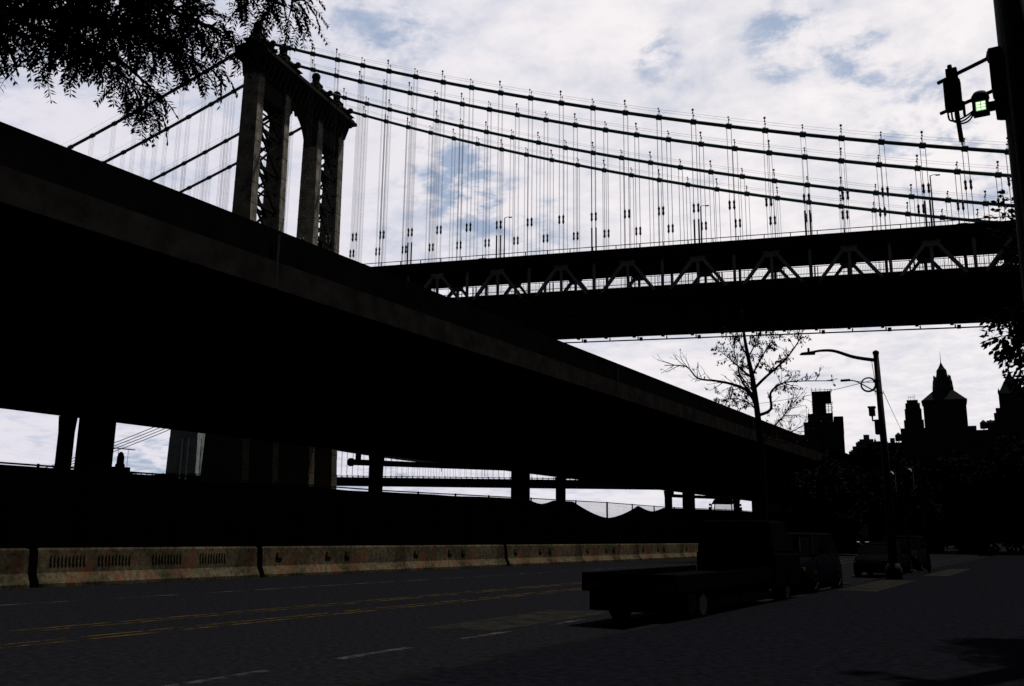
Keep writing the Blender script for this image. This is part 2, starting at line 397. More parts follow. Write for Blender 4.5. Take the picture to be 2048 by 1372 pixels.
for y in range(-37, 230, 30):
    MB().box((-23.93-ox,y-.06-oy,10.25),(-23.895-ox,y+.06-oy,12.3)).build('expansion_joint', M['dark'], vi)
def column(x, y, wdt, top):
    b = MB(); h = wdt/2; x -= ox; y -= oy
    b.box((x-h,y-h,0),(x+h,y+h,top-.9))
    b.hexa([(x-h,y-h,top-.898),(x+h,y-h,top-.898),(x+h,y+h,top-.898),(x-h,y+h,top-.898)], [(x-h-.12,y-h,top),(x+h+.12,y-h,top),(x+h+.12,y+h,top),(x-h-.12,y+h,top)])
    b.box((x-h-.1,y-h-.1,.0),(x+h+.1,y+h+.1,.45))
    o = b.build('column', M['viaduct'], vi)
for y in (-40,-10,20.2,50.1,80.4,127,150,171,201,231,261,291,321): column(-29.4, y, .88, 8.24)
column(-46.6, 30.2, .6, 7.65)
for y in (-33.5,-3.2,56.8,88.,119.5,150,180,210,240,270,300,330): column(-46.6, y, .80, 7.65)
def pipe(y0, y1, z0, z1, rr=.17):
    b = MB(); x = -33-ox
    b.tube([(x,y0-.55-oy,z0-.02),(x,(y0+y1)/2-oy,(z0+z1)/2),(x,y1-oy,z1)], rr, 10)
    b.tube([(x,y0+.1-oy,z0),(x,y0+.1-oy,9.9)], rr*.95, 10)
    b.tube([(x,y0-.56-oy,z0-.02),(x,y0-.40-oy,z0-.02)], rr*1.35, 10)
    y = y0+3
    while y < y1: b.tube([(x-.02,y-oy,z0),(x-.02,y-oy,9.9)], .02); y += 5
    b.build('drain_pipe', M['dark'], vi, True)
pipe(38.55, 60, 5.32, 6.3); pipe(85.6, 108, 5.45, 6.)

# ------------------------------------------------------------------ suspension bridge (local x along the deck towards land, y across it)
BR = Vector((-27.86,128.304,0)); BA = math.atan2(.2,.98)
sb = empty('suspension_bridge', BR, BA)
tag(sb, 'steel suspension bridge with tall tower, four main cables and double deck crossing over the highway', 'bridge')
D = 5.2647; T = [0, 8.53, 20.72, 29.26]; C = 1.6
cz = lambda s: 57.84 - .2593*s + .000836*s*s + C
def cmain(s): x = -97.1 - s; return 90.3 - .405*x + .40/448*x*x + C
dz = lambda s: -.0205*s + C
# --- tower
SC = -96.6
def leg_hd(z): return 4.15 - (z-10)*(2.2/47) if z < 57 else 1.95 - (z-57)*(.30/27)
tw = MB()
zs = [(-95,-99.2)]
sF, sB = -95.2, -98.1
def wallpanel(b, t0, t1, z0, z1, f0=sF, b0=sB): b.box((b0,t0,z0+C),(f0,t1,z1+C))
# portal: spandrels over the centre arch, solid above
sp, ap, tm = 77.5, 83.6, (9.75+20.)/2
N_ = 14
for side in (-1, 1):
    pts = []
    for k in range(N_+1):
        a = k/N_; t = tm + side*(5.125*(1-a)); z = sp + (ap-sp)*(1-(1-a)**1.9)**.62
        pts.append((t, z))
    for (ta, za), (tb, zb) in zip(pts, pts[1:]):
        lo = [(sB,ta,za+C),(sF,ta,za+C),(sF,tb,zb+C),(sB,tb,zb+C)]; hi = [(sB,ta,84.6+C),(sF,ta,84.6+C),(sF,tb,84.6+C),(sB,tb,84.6+C)]
        if side > 0: lo = lo[::-1]; hi = hi[::-1]
        tw.hexa(lo, hi)
wallpanel(tw, 1.02, 7.98, 79.5, 84.6); wallpanel(tw, 21.92, 28.38, 79.5, 84.6)
wallpanel(tw, -1.1, 30.6, 84.903, 86.2, -94.75, -98.45)
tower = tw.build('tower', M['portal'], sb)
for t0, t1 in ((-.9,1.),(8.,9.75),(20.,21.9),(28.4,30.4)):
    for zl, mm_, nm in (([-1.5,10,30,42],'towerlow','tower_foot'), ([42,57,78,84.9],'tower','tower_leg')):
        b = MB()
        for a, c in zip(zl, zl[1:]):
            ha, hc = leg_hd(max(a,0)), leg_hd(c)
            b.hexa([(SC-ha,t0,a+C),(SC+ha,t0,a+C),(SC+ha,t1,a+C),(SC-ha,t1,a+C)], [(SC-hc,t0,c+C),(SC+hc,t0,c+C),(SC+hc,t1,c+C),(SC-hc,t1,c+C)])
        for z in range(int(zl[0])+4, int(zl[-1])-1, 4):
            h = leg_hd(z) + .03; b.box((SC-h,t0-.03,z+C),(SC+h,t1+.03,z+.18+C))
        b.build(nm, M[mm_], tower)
def lattice(t0, t1, s, zlo, zhi):
    b = MB(); z = zlo; h = 7.2
    while z < zhi - 1:
        z1 = min(z+h, zhi)
        b.beam((s,t0,z+C),(s,t1,z1+C), .3,.42, (1,0,0)); b.beam((s,t1,z+C),(s,t0,z1+C), .3,.42, (1,0,0)); b.beam((s,t0,z1+C),(s,t1,z1+C), .5,.7)
        zc = (z+z1)/2
        b.beam((s,t0,zc+C),(s,t1,zc+C), .2,.3)
        z = z1
    return b.build('lattice_bracing', M['deck'], tower)
for t0, t1 in ((1.,8.),(21.9,28.4)):
    for s in (-95.5,-97.9): lattice(t0, t1, s, 22.8, 79.5)
co_ = MB()
for z0, z1, ef, eb in ((86.203,86.7,1.3,.7),(86.703,87.3,2.2,1.4),(87.303,87.9,1.7,1.0),(87.903,88.5,.9,.5)):
    co_.box((-98.4-eb,-1.1-eb*.8,z0+C),(-94.8+ef,30.6+eb*.8,z1+C))
for k in range(22):                                      # brackets under the cornice, both long sides
    t = -.8 + k*1.45
    co_.hexa([(-94.74,t,83.2+C),(-94.6,t,83.2+C),(-94.6,t+.6,83.2+C),(-94.74,t+.6,83.2+C)], [(-94.74,t,86.2+C),(-93.5,t,86.2+C),(-93.5,t+.6,86.2+C),(-94.74,t+.6,86.2+C)])
    co_.hexa([(-98.6,t,83.2+C),(-98.46,t,83.2+C),(-98.46,t+.6,83.2+C),(-98.6,t+.6,83.2+C)], [(-99.1,t,86.2+C),(-98.46,t,86.2+C),(-98.46,t+.6,86.2+C),(-99.1,t+.6,86.2+C)])
for k in range(4):
    for t, sg in ((-1.12,-1),(30.62,1)):
        s = -98.3 + k*.95; co_.hexa([(s,t-.05,83.4+C),(s+.5,t-.05,83.4+C),(s+.5,t+.05,83.4+C),(s,t+.05,83.4+C)], [(s,min(t,t+sg*.7)-.05,86.2+C),(s+.5,min(t,t+sg*.7)-.05,86.2+C),(s+.5,max(t,t+sg*.7)+.05,86.2+C),(s,max(t,t+sg*.7)+.05,86.2+C)])
co_.build('cornice', M['portal'], tower)
for t in T:
    b = MB()
    b.hexa([(-100.2,t-1.9,88.45+C),(-92.9,t-1.9,88.45+C),(-92.9,t+1.9,88.45+C),(-100.2,t+1.9,88.45+C)], [(-98.7,t-1.55,89.6+C),(-94.6,t-1.55,89.6+C),(-94.6,t+1.55,89.6+C),(-98.7,t+1.55,89.6+C)])
    b.box((-98.2,t-1.3,89.6+C),(-95.0,t+1.3,90.7+C))
    b.lathe((SC,t,90.7+C), [(1.4,0),(1.3,.4),(1.05,.9),(1.2,1.15),(.85,1.4),(.75,1.9),(.8,2.05)], 12)
    b.ball((SC,t,93.55+C), .92, 14, 10)
    for ds, dt in ((1.25,0),(-1.25,0),(0,1.2),(0,-1.2)):      # scrolls round the pedestal
        b.ball((SC+ds,t+dt,91.1+C), .52, 8, 6); b.ball((SC+ds*1.35,t+dt*1.35,89.95+C), .6, 8, 6)
    b.ball((-93.0,t,89.3+C), .62, 10, 8); b.ball((-100.0,t,89.0+C), .6, 10, 8)
    b.build('finial', M['portal'], tower)
pier = MB().box((-104,-4,-6),(-90,33.5,-.2)).build('pier', M['stone'], tower)
# --- cables
for ci, t in enumerate(T):
    b = MB(); n = 60
    b.tube([(-96 + 162*k/n, t, cz(-96+162*k/n)) for k in range(n+1)], .30, 8)
    b.tube([(-98.2 - 351*k/n, t, cmain(-98.2-351*k/n)) for k in range(n+1)], .30, 8)
    for i in range(-18, 12):
        s = i*D; b.tube([(s-.42,t,cz(s-.42)),(s-.36,t,cz(s-.36)),(s+.36,t,cz(s+.36)),(s+.42,t,cz(s+.42))], [.33,.47,.47,.33], 8, False)
    for i in range(1, 40):
        s = -97.1-i*D; b.tube([(s-.4,t,cmain(s-.4)),(s+.4,t,cmain(s+.4))], .42, 8)
    cab = b.build('main_cable', M['cable'], sb, True)
    h = MB()
    for off, zo in ((-.45,1.15),(.45,1.15)):
        h.tube([(-94 + 158*k/n, t+off, cz(-94+158*k/n)+zo) for k in range(n+1)], .018, 4)
        h.tube([(-100.2 - 60*k/20, t+off, cmain(-100.2-60*k/20)+zo) for k in range(21)], .018, 4)
        for i in range(-17, 12):
            s = i*D; h.box((s-.03,t+off-.03,cz(s)+.3),(s+.03,t+off+.03,cz(s)+1.2)); h.ball((s,t+off,cz(s)+1.28), .14, 6, 4)
            if off < 0 and i % 2: h.box((s-.05,t+off-.05,cz(s)+1.2),(s+.05,t+off+.05,cz(s)+1.75)); h.ball((s,t+off,cz(s)+1.8), .2, 6, 4)
    h.build('hand_rope', M['rope'], cab)
# --- suspenders
def hanger_mesh(b, s, t, top, sleeve):
    zd = 41.2 + dz(s)
    for ds in (-.33, .33):
        for dt in (-.16, .16): b.tube([(s+ds,t+dt,zd),(s+ds,t+dt,top)], .022, 4, False)
        zk = 47.9 + dz(s)
        if top > zk + 2:
            b.lathe((s+ds,t,zk), [(.06,-.8),(.21,-.45),(.15,-.2),(.15,.2),(.21,.45),(.06,.8)], 8)
        if sleeve: b.tube([(s+ds,t,zd),(s+ds,t,46.1+dz(s))], .13, 8)
hs = []
for ci, t in enumerate(T):
    for i in range(-18, 9):
        if cz(i*D) > 43.5+dz(i*D): hs.append((i*D, t, cz(i*D), ci % 3 == 0 and i % 3 == 0))
    for i in range(1, 26): hs.append((-97.1-i*D, t, cmain(-97.1-i*D), False))
def camd(h): p = BR + Matrix.Rotation(BA, 3, 'Z') @ Vector((h[0], h[1], h[2])); return (p - Vector((0,0,1.6))).length
hs.sort(key=camd)
for h in hs[:100]:
    b = MB(); hanger_mesh(b, *h); b.build('suspender', M['rope'], sb)
b = MB()
for h in hs[100:]: hanger_mesh(b, *h)
tag(b.build('suspender_ropes', M['rope'], sb), kind='stuff')
# --- decks
def slab(s0, s1, t0, t1, za, zb, b=None):
    """plate following the grade; za, zb relative heights below and above"""
    b = b or MB()
    return b.hexa([(s0,t0,za+dz(s0)),(s1,t0,za+dz(s1)),(s1,t1,za+dz(s1)),(s0,t1,za+dz(s0))], [(s0,t0,zb+dz(s0)),(s1,t0,zb+dz(s1)),(s1,t1,zb+dz(s1)),(s0,t1,zb+dz(s0))])
SA, SE = -330, 78
b = slab(SA, SE, -1.2, 8.35, 40.95, 41.75); slab(SA, SE, -1.25, -.9, 40.62, 42.0, b); slab(SA, SE, 8.0, 8.36, 40.3, 41.98, b)
for i in range(-60, 15):
    s = i*D; slab(s-.2, s+.2, -.85, 7.95, 40.25, 40.94, b)
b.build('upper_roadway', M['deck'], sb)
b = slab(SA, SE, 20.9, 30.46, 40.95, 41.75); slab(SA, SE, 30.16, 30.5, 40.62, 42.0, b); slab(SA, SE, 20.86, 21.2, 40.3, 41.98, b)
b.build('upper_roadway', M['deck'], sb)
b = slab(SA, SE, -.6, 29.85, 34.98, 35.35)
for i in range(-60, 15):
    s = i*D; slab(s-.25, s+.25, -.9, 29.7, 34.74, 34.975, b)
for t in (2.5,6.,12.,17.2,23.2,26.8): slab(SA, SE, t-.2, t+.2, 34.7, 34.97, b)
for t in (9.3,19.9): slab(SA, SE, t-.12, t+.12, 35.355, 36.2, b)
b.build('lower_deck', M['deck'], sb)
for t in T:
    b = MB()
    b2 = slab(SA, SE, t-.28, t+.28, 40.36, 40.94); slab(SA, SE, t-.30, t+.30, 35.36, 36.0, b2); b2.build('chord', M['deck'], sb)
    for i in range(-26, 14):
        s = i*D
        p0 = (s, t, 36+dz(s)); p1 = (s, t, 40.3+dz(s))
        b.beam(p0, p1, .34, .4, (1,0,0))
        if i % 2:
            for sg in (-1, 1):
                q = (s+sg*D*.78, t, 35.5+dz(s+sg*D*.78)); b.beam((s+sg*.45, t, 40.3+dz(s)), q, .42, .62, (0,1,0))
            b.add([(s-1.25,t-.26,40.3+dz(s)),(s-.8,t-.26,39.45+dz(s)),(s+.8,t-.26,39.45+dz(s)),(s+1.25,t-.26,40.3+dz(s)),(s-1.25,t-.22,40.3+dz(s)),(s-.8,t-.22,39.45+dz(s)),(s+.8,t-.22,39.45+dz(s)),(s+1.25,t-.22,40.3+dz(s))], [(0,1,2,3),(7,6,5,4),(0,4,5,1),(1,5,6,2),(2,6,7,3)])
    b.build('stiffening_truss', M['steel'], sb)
def railing(t, z0, hgt, step, rails, picket=None, ps=.3):
    b = MB()
    for zr in rails: slab(-115, SE, t-.045, t+.045, z0+zr-.05, z0+zr+.05, b)
    s = -115.
    while s < SE: b.box((s-.06,t-.06,z0+dz(s)-.1),(s+.06,t+.06,z0+hgt+dz(s))); s += step
    if picket:
        s = -60.
        while s < SE: b.box((s-.022,t-.022,z0+dz(s)),(s+.022,t+.022,z0+picket+dz(s))); s += ps
    return b.build('railing', M['deck'], sb)
railing(-1.1, 42.0, .62, 2*D/2.9, (.6,))
railing(30.3, 42.0, .62, 2*D/2.9, (.6,))
railing(20.95, 41.98, 1.75, D, (.5,1.7), 1.45, .24)
railing(8.2, 41.98, .9, D, (.85,))
b = slab(-110, SE, 30.03, 30.25, 34.30, 34.50); s = -110
while s < SE:
    b.box((s-.1,30.06,34.45+dz(s)),(s+.1,30.22,34.98+dz(s))); s += D
b.build('traveller_rail', M['deck'], sb)
for i in range(-14, 12, 2):
    s = i*D+1.1; MB().box((s-.28,29.9,34.24+dz(s)),(s+.28,30.3,34.86+dz(s))).build('rail_hanger', M['deck'], sb)
# lamp posts standing on the upper roadways
def bridge_lamp(s, t, hgt, label):
    r = empty('deck_lamp', BR + Matrix.Rotation(BA, 3, 'Z') @ Vector((s, t, 41.75+dz(s))), BA)
    MB().tube([(0,0,0),(0,0,hgt)], [.12,.07], 8).build('lamp_post', M['dark'], r)
    MB().tube([(0,0,hgt-.05),(.5,0,hgt+.08),(.95,0,hgt)], .045, 6).build('lamp_arm', M['dark'], r)
    MB().box((.7,-.13,hgt-.1),(1.25,.13,hgt+.02)).build('lamp_head', M['white'], r)
    return tag(r, label, 'street lamp', 'lamp posts on the bridge deck')
bridge_lamp(-46.3, -.2, 7.2, 'slim lamp post on the bridge deck at mid span, between the hangers')
bridge_lamp(16.4, -.2, 7.9, 'slim tall lamp post on the bridge deck next to the dark tree')
bridge_lamp(-72., 29.8, 7., 'small lamp post on the bridge deck close beside the tower')
bridge_lamp(-15.2, 0.6, 6.6, 'lamp post on the bridge deck rising beside a thick pair of hanger sleeves')

# ------------------------------------------------------------------ far stone bridge seen under the highway
fb_o = Vector((-571,472,0)); fb_d = Vector((.8569,.5155,0)); FA = math.atan2(fb_d.y, fb_d.x)
fb = empty('stone_bridge', fb_o, FA)
tag(fb, 'far stone towered suspension bridge seen through the gap under the highway', 'bridge')
b = MB()
for y0, y1 in ((-6,-2.2),(-1.2,1.6),(2.6,6.4)):
    b.hexa([(-12.8,y0*2.2,-3),(11.2,y0*2.2,-3),(11.2,y1*2.2,-3),(-12.8,y1*2.2,-3)], [(-11.4,y0*2.,70),(9.8,y0*2.,70),(9.8,y1*2.,70),(-11.4,y1*2.,70)])
b.box((-11.2,-12,70.01),(9.6,12.6,84)); b.box((-12.4,-13.2,82),(10.8,13.8,84.6))
ft = b.build('tower', M['stone'], fb)
b = MB()
for x in (-1.2, 3.4): b.box((x,-14.,0),(x+.9,-13.25,69))
b.build('sunlit_buttress', M['white'], ft)  # white strips paint the sunlit edges of the stone tower
b = MB()
for y in (-12.8,-4.2,4.2,12.8):
    b.tube([(10+k*14, y, 82.5-2.6*k*1.0*(1-k/36)-k*.55) for k in range(19)], .3, 5); b.tube([(-12-k*14, y, 82.5-k*6.4*(1-k/60)) for k in range(10)], .3, 5)
b.build('main_cable', M['dark'], fb)
b = MB()
for k in range(1, 62):
    x = 10+k*4.2; kk = (x-10)/14; zc = 82.5-2.6*kk*(1-kk/36)-kk*.55
    for y in (-12.8, 12.8):
        if zc > 42: b.box((x-.09,y-.09,40),(x+.09,y+.09,zc))
tag(b.build('suspender_ropes', M['dark'], fb), kind='stuff')
b = MB(); b.box((-400,-13,36.2),(420,13,41.6))
for i in range(200):
    x = -390+i*4.05
    for y in (-13.1, 13.1): b.box((x-.3,y-.2,41.6),(x+.3,y+.2,43.2 if i % 2 else 42.5))
for y in (-13.1,13.1): b.box((-400,y-.2,42.2),(420,y+.2,42.7))
b.build('deck_truss', M['deck'], fb)

# ------------------------------------------------------------------ skyline
def frame(x, y):
    """local frame facing the street camera: local x to the right, local y away"""
    return math.atan2(-x, y)*-1 if False else -math.atan2(x, y)
def tower_block(name, loc, label, cat='building'):
    r = empty(name, (loc[0], loc[1], 0), frame(loc[0], loc[1])); return tag(r, label, cat)
def tiers(b, cx_, lst):
    for x0, x1, dep, z0, z1 in lst: b.box((cx_+x0, -dep/2, z0), (cx_+x1, dep/2, z1))
    return b
# civic tower with a wedding cake top
r = tower_block('civic_tower', (-84.8,896), 'broad tower with pitched shoulders and a tiered wedding cake top with spire')
b = MB(); b.box((-17.2,-14,0),(17.4,14,121.6)); b.box((-17.9,-12,0),(18.1,12,92)); b.build('shaft', M['bldg'], r)
b = MB(); b.box((-18.4,-15,121.),(18.4,15,122.6)); b.hexa([(-17.8,-14.4,122.6),(17.8,-14.4,122.6),(17.8,14.4,122.6),(-17.8,14.4,122.6)], [(-8.6,-7,131.5),(8.6,-7,131.5),(8.6,7,131.5),(-8.6,7,131.5)]); b.build('roof', M['bldg'], r)
b = MB(); b.lathe((0,0,129.5), [(8.7,0),(8.7,5),(8.2,9),(8.1,11),(7.2,14.6)], 16); b.lathe((0,0,143.8), [(5.,.4),(4.9,2.),(4.4,4.5),(4.1,7.6),(3.1,8.8),(1.8,11),(.8,13.4),(.3,15),(.1,25)], 14)
for k in range(8): a = k*PI/4+.2; b.lathe((6.8*math.cos(a),6.8*math.sin(a),143.8), [(.7,0),(.7,1.6),(.1,3.)], 6)
b.build('tiered_crown', M['copper'], r)
# slim tower beside it
r = tower_block('slim_tower', (-86,694.7), 'slim flat topped tower with roof antennas beside the spired tower')
b = tiers(MB(), 0, [(-5.6,5.3,11,0,91),(-4.9,4.6,10,91,95),(-3.9,3.4,8,95,97.4),(-6.6,6.2,14,0,83),(-9.2,7.6,18,0,77)]); b.build('shaft', M['bldg'], r)
b = MB()
for x in (-2.6,-1.2,.6,1.6): b.box((x-.09,-.1,97.4),(x+.09,.1,101.5+x*.3))
b.box((-2.8,-.08,99.8),(1.7,.08,100.0)); b.build('roof_antenna', M['dark'], r)
# tower under scaffold
r = tower_block('scaffolded_tower', (-88,410.5), 'stepped tower with an open scaffolded steel crown behind the bare tree')
b = tiers(MB(), 0, [(-10.6,8.6,15,0,45),(-7.6,4.8,12,45,50.5),(-5.8,4.6,11,50.5,54.2),(4.8,8.7,14,45,52.6),(-3.6,1.9,7,54.2,60.)]); b.build('shaft', M['bldg'], r)
b = MB(); b.box((-3.7,-4,59.6),(4.3,4,64.2))
for x in (-3.6,-1.9,-.1,1.9,3.,4.2):
    for y in (-3.9, 3.9): b.box((x-.1,y-.1,54),(x+.1,y+.1,65.+random.uniform(0,.9)))
for z in (55.4,57.2,59.2,64.7): b.box((-4.1,-4.02,z),(4.9,-3.9,z+.18)); b.box((-4.1,3.9,z),(4.9,4.02,z+.18)); b.box((4.5,-4,z),(4.7,4,z+.16))
b.build('scaffold_crown', M['dark'], r)
# stepped grey block
r = tower_block('stepped_block', (-101,591), 'pale stepped block with small roof tower in front of the lamp post')
b = tiers(MB(), 0, [(-10.4,12,16,0,53.2),(-8.2,9.5,14,53.2,56.2),(-6.2,7,12,56.2,58.7),(-4,4,10,58.7,60.6),(-1.6,1.8,4,60.6,63.6),(-5.2,-3.6,2,58.7,59.8),(5,7.8,3,58.7,59.4)]); b.build('shaft', M['bldg2'], r)
# gothic gabled tower at the frame edge
r = tower_block('gabled_tower', (-28,799.5), 'tower with a steep pointed roof partly hidden by the leafy tree')
b = MB(); b.box((-8.6,-9,0),(10,9,112)); b.box((-13,-12,0),(14,12,97)); b.box((-11.5,-10,97),(12,10,101)); b.build('shaft', M['bldg'], r)
b = MB(); b.hexa([(-8.7,-9,112),(10.1,-9,112),(10.1,9,112),(-8.7,9,112)], [(-2.2,-2,126),(2.6,-2,126),(2.6,2,126),(-2.2,2,126)]); b.lathe((0,0,126), [(1.9,0),(.1,6)], 8)
for x in (-8.2,9.4): b.lathe((x,-8.5,112), [(.8,0),(.8,2),(.05,4.5)], 6)
b.build('roof', M['copper'], r)
# lower city blocks
def low_block(x, y, wd, dep, h, label, m='bldg', tanks=0):
    r = tower_block('city_block', (x, y), label); tag(r, group='low city blocks below the towers')
    b = MB(); b.box((-wd/2,-dep/2,0),(wd/2,dep/2,h)); b.box((-wd/2-.3,-dep/2-.3,h-.9),(wd/2+.3,-dep/2-.003,h-.2)); b.build('walls', M[m], r)
    b = MB(); b.box((-wd*.3,-dep*.2,h),(-wd*.05,dep*.2,h+2.6))
    for k in range(tanks): b.lathe((wd*(.15+.2*k),0,h), [(.25,0),(.25,1.2),(1.6,1.25),(1.6,4.2),(.1,5.6)], 8)
    b.build('roof_hut', M['bldg'], r)
low_block(-33,499,16,14,53.4,'dark city block with two roof tanks between the spired and the gabled tower','bldg',2)
low_block(-44,470,9,14,44,'low dark block at the foot of the spired tower')
low_block(-70.5,495,9,12,48.6,'block with rounded roof hut right of the lamp post','bldg',1)
low_block(-58,480,17,14,41,'wide low block in front of the spired tower')
low_block(-21,520,18,16,60,'dark block at the foot of the gabled tower')
low_block(-86,450,16,14,38,'low block between the lamp post and the scaffolded tower','bldg2')
low_block(-100,380,22,16,40.5,'wide dark block behind the crown of the bare tree')

# ------------------------------------------------------------------ trees
def leaf_quad(b, p, d, n, ln, wd):
    s = d.cross(n)
    if s.length < 1e-4: s = d.orthogonal()
    s = s.normalized()*(wd/2); q = p + d*ln; m = p + d*(ln*.5)
    o = len(b.v); b.v += [tuple(p), tuple(m+s), tuple(q), tuple(m-s)]; b.f.append((o,o+1,o+2,o+3))
rnd = random.Random(5)
def rv(a=1.): return Vector((rnd.uniform(-a,a), rnd.uniform(-a,a), rnd.uniform(-a,a)))
def bez(pts, n):
    """smooth polyline through points (Catmull-Rom)"""
    pts = [Vector(p) for p in pts]; out = []
    for i in range(len(pts)-1):
        p0, p1, p2, p3 = pts[max(i-1,0)], pts[i], pts[i+1], pts[min(i+2,len(pts)-1)]
        for k in range(n):
            t = k/n; out.append(.5*((2*p1) + (p2-p0)*t + (2*p0-5*p1+4*p2-p3)*t*t + (3*p1-p0-3*p2+p3)*t**3))
    out.append(pts[-1]); return out
# honey locust whose branches hang in over the street
lt = empty('locust_tree', (-7.9,3.2,0))
tag(lt, 'feathery leaved locust tree reaching in over the top of the street', 'tree')
lo_ = Vector((-7.9,3.2,0))
wood = MB(); lv = MB()
wood.tube(bez([(0,0,0),(.1,-.05,1.6),(.05,.05,3.1),(.3,.1,4.5),(.5,.3,6.4),(.7,.2,8.4)], 4), [.2-.16*i/20 for i in range(21)], 8)
wood.build('trunk', M['bark'], lt, True)
wood = MB()
def compound(p, d, ln):
    n = Vector((rnd.uniform(-.5,.5), rnd.uniform(-.5,.5), 1)).normalized()
    s = d.cross(n)
    if s.length < .05: return
    s.normalize(); pts = []; c = p.copy(); dd = d.copy(); k = rnd.randint(7, 9)
    for i in range(k):
        c = c + dd*(ln/k); dd = (dd + Vector((0,0,-.10))).normalized(); pts.append(c.copy())
        for sg in (-1, 1):
            ld = (s*sg*.9 + dd*.62 + rv(.18)).normalized()
            leaf_quad(lv, c, ld, n + rv(.35), rnd.uniform(.038,.052), rnd.uniform(.014,.019))
    leaf_quad(lv, c, dd, n, .03, .011)
    lv.beam(p, pts[k//2], .0025, .0025); lv.beam(pts[k//2], pts[-1], .002, .002)
def twig(p, d, ln, r, dens):
    pts = [p]; c = p.copy(); dd = d.normalized(); k = 6
    for i in range(k):
        dd = (dd + rv(.22) + Vector((0,0,-.05))).normalized(); c = c + dd*(ln/k); pts.append(c.copy())
    wood.tube(pts, [r*(1-.8*i/k) for i in range(k+1)], 4, False)
    m = int(dens*ln/.036)
    for j in range(m):
        t = rnd.random()**.8*k; i = min(int(t), k-1); q = pts[i].lerp(pts[i+1], t-i)
        ax = (pts[i+1]-pts[i]).normalized()
        dr = (ax*rnd.uniform(.1,.8) + rv(.8) + Vector((0,0,-.55))).normalized()
        compound(q, dr, rnd.uniform(.17,.25))
def limb(pts, r, tl=.45, every=.11, dens=1.0, start=.25):
    pl = bez([Vector(p)-lo_ for p in pts], 5); n = len(pl)
    wood.tube(pl, [r*(1-.82*i/(n-1)) for i in range(n)], 6)
    acc = 0
    for i in range(n-1):
        seg = pl[i+1]-pl[i]; acc += seg.length
        if i/n < start: continue
        while acc > every:
            acc -= every
            a = rnd.random(); d = (seg.normalized()*.55 + rv(.9)).normalized()
            twig(pl[i].lerp(pl[i+1], a), d, tl*rnd.uniform(.55,1.15), r*.22+.003, dens)
    twig(pl[-1], (pl[-1]-pl[-2]).normalized(), tl, .005, dens)
def L_(*pts, r=.03, tl=.26, ev=.056, dens=1.0, st=.12): limb(pts, r, tl, ev, dens, st)
L_((-7.6,3.3,4.6),(-6.4,2.8,4.95),(-5.5,2.9,4.85),(-5.0,3.2,4.78),(-4.75,3.55,4.72), r=.06)
L_((-7.6,3.3,4.5),(-6.3,2.55,4.80),(-5.6,2.65,4.68),(-5.25,2.9,4.60), r=.05)
L_((-6.0,2.5,4.86),(-5.5,2.6,4.74),(-5.3,2.8,4.60), tl=.24)
L_((-5.6,2.95,4.86),(-5.2,3.15,4.66),(-5.0,3.34,4.50),(-4.93,3.42,4.40), r=.02, tl=.17, ev=.035)
L_((-5.35,3.05,4.8),(-5.05,3.3,4.62),(-4.9,3.45,4.46),(-4.86,3.5,4.40), r=.018, tl=.16, ev=.035)
L_((-7.4,3.4,5.2),(-6.1,3.0,5.35),(-5.2,3.2,5.2),(-4.85,3.55,5.02),(-4.66,3.76,4.94), r=.05, tl=.26)
L_((-7.3,3.4,5.6),(-6.,3.4,5.8),(-5.,3.7,5.6),(-4.6,3.95,5.34),(-4.38,4.12,5.22), r=.05, tl=.2)
L_((-4.9,3.8,5.5),(-4.5,4.05,5.4),(-4.33,4.18,5.26), tl=.15)
L_((-7.3,3.4,5.9),(-5.9,3.5,6.1),(-4.9,3.9,5.9),(-4.5,4.1,5.62), r=.05, tl=.28, ev=.09)
L_((-7.5,3.2,5.0),(-6.3,2.6,5.2),(-5.5,2.65,5.0),(-5.05,2.95,4.92), r=.05)
L_((-7.4,3.3,5.4),(-6.2,2.9,5.6),(-5.3,3.,5.35),(-4.9,3.25,5.12), r=.05)
L_((-5.6,3.0,5.2),(-5.1,3.15,5.05),(-4.85,3.35,4.94), tl=.26)
L_((-5.7,2.7,5.1),(-5.3,2.9,4.98),(-5.05,3.1,4.86), tl=.26)
L_((-5.3,3.3,5.3),(-4.95,3.45,5.12),(-4.75,3.65,5.0), tl=.24)
L_((-7.6,3.2,4.3),(-6.6,2.4,4.7),(-5.8,2.35,4.62),(-5.5,2.6,4.5), r=.04, tl=.24)
L_((-5.0,3.25,4.85),(-4.8,3.5,4.74),(-4.7,3.68,4.68), r=.015, tl=.18)
L_((-5.2,3.1,4.95),(-4.95,3.3,4.82),(-4.8,3.5,4.76), r=.015, tl=.2)
L_((-5.0,3.45,5.1),(-4.75,3.7,4.98),(-4.62,3.84,4.93), r=.015, tl=.16)
L_((-7.2,3.3,6.4),(-6.2,3.0,6.8),(-5.2,3.2,6.6),(-4.6,3.7,6.2), r=.05, tl=.4, ev=.14, dens=1.)
L_((-7.2,3.2,6.2),(-6.4,2.2,6.5),(-5.6,1.8,6.2), r=.05, tl=.4, ev=.16, dens=1.)
wood.build('branches', M['bark'], lt)
lv.build('leaves', M['leafd'], lt)

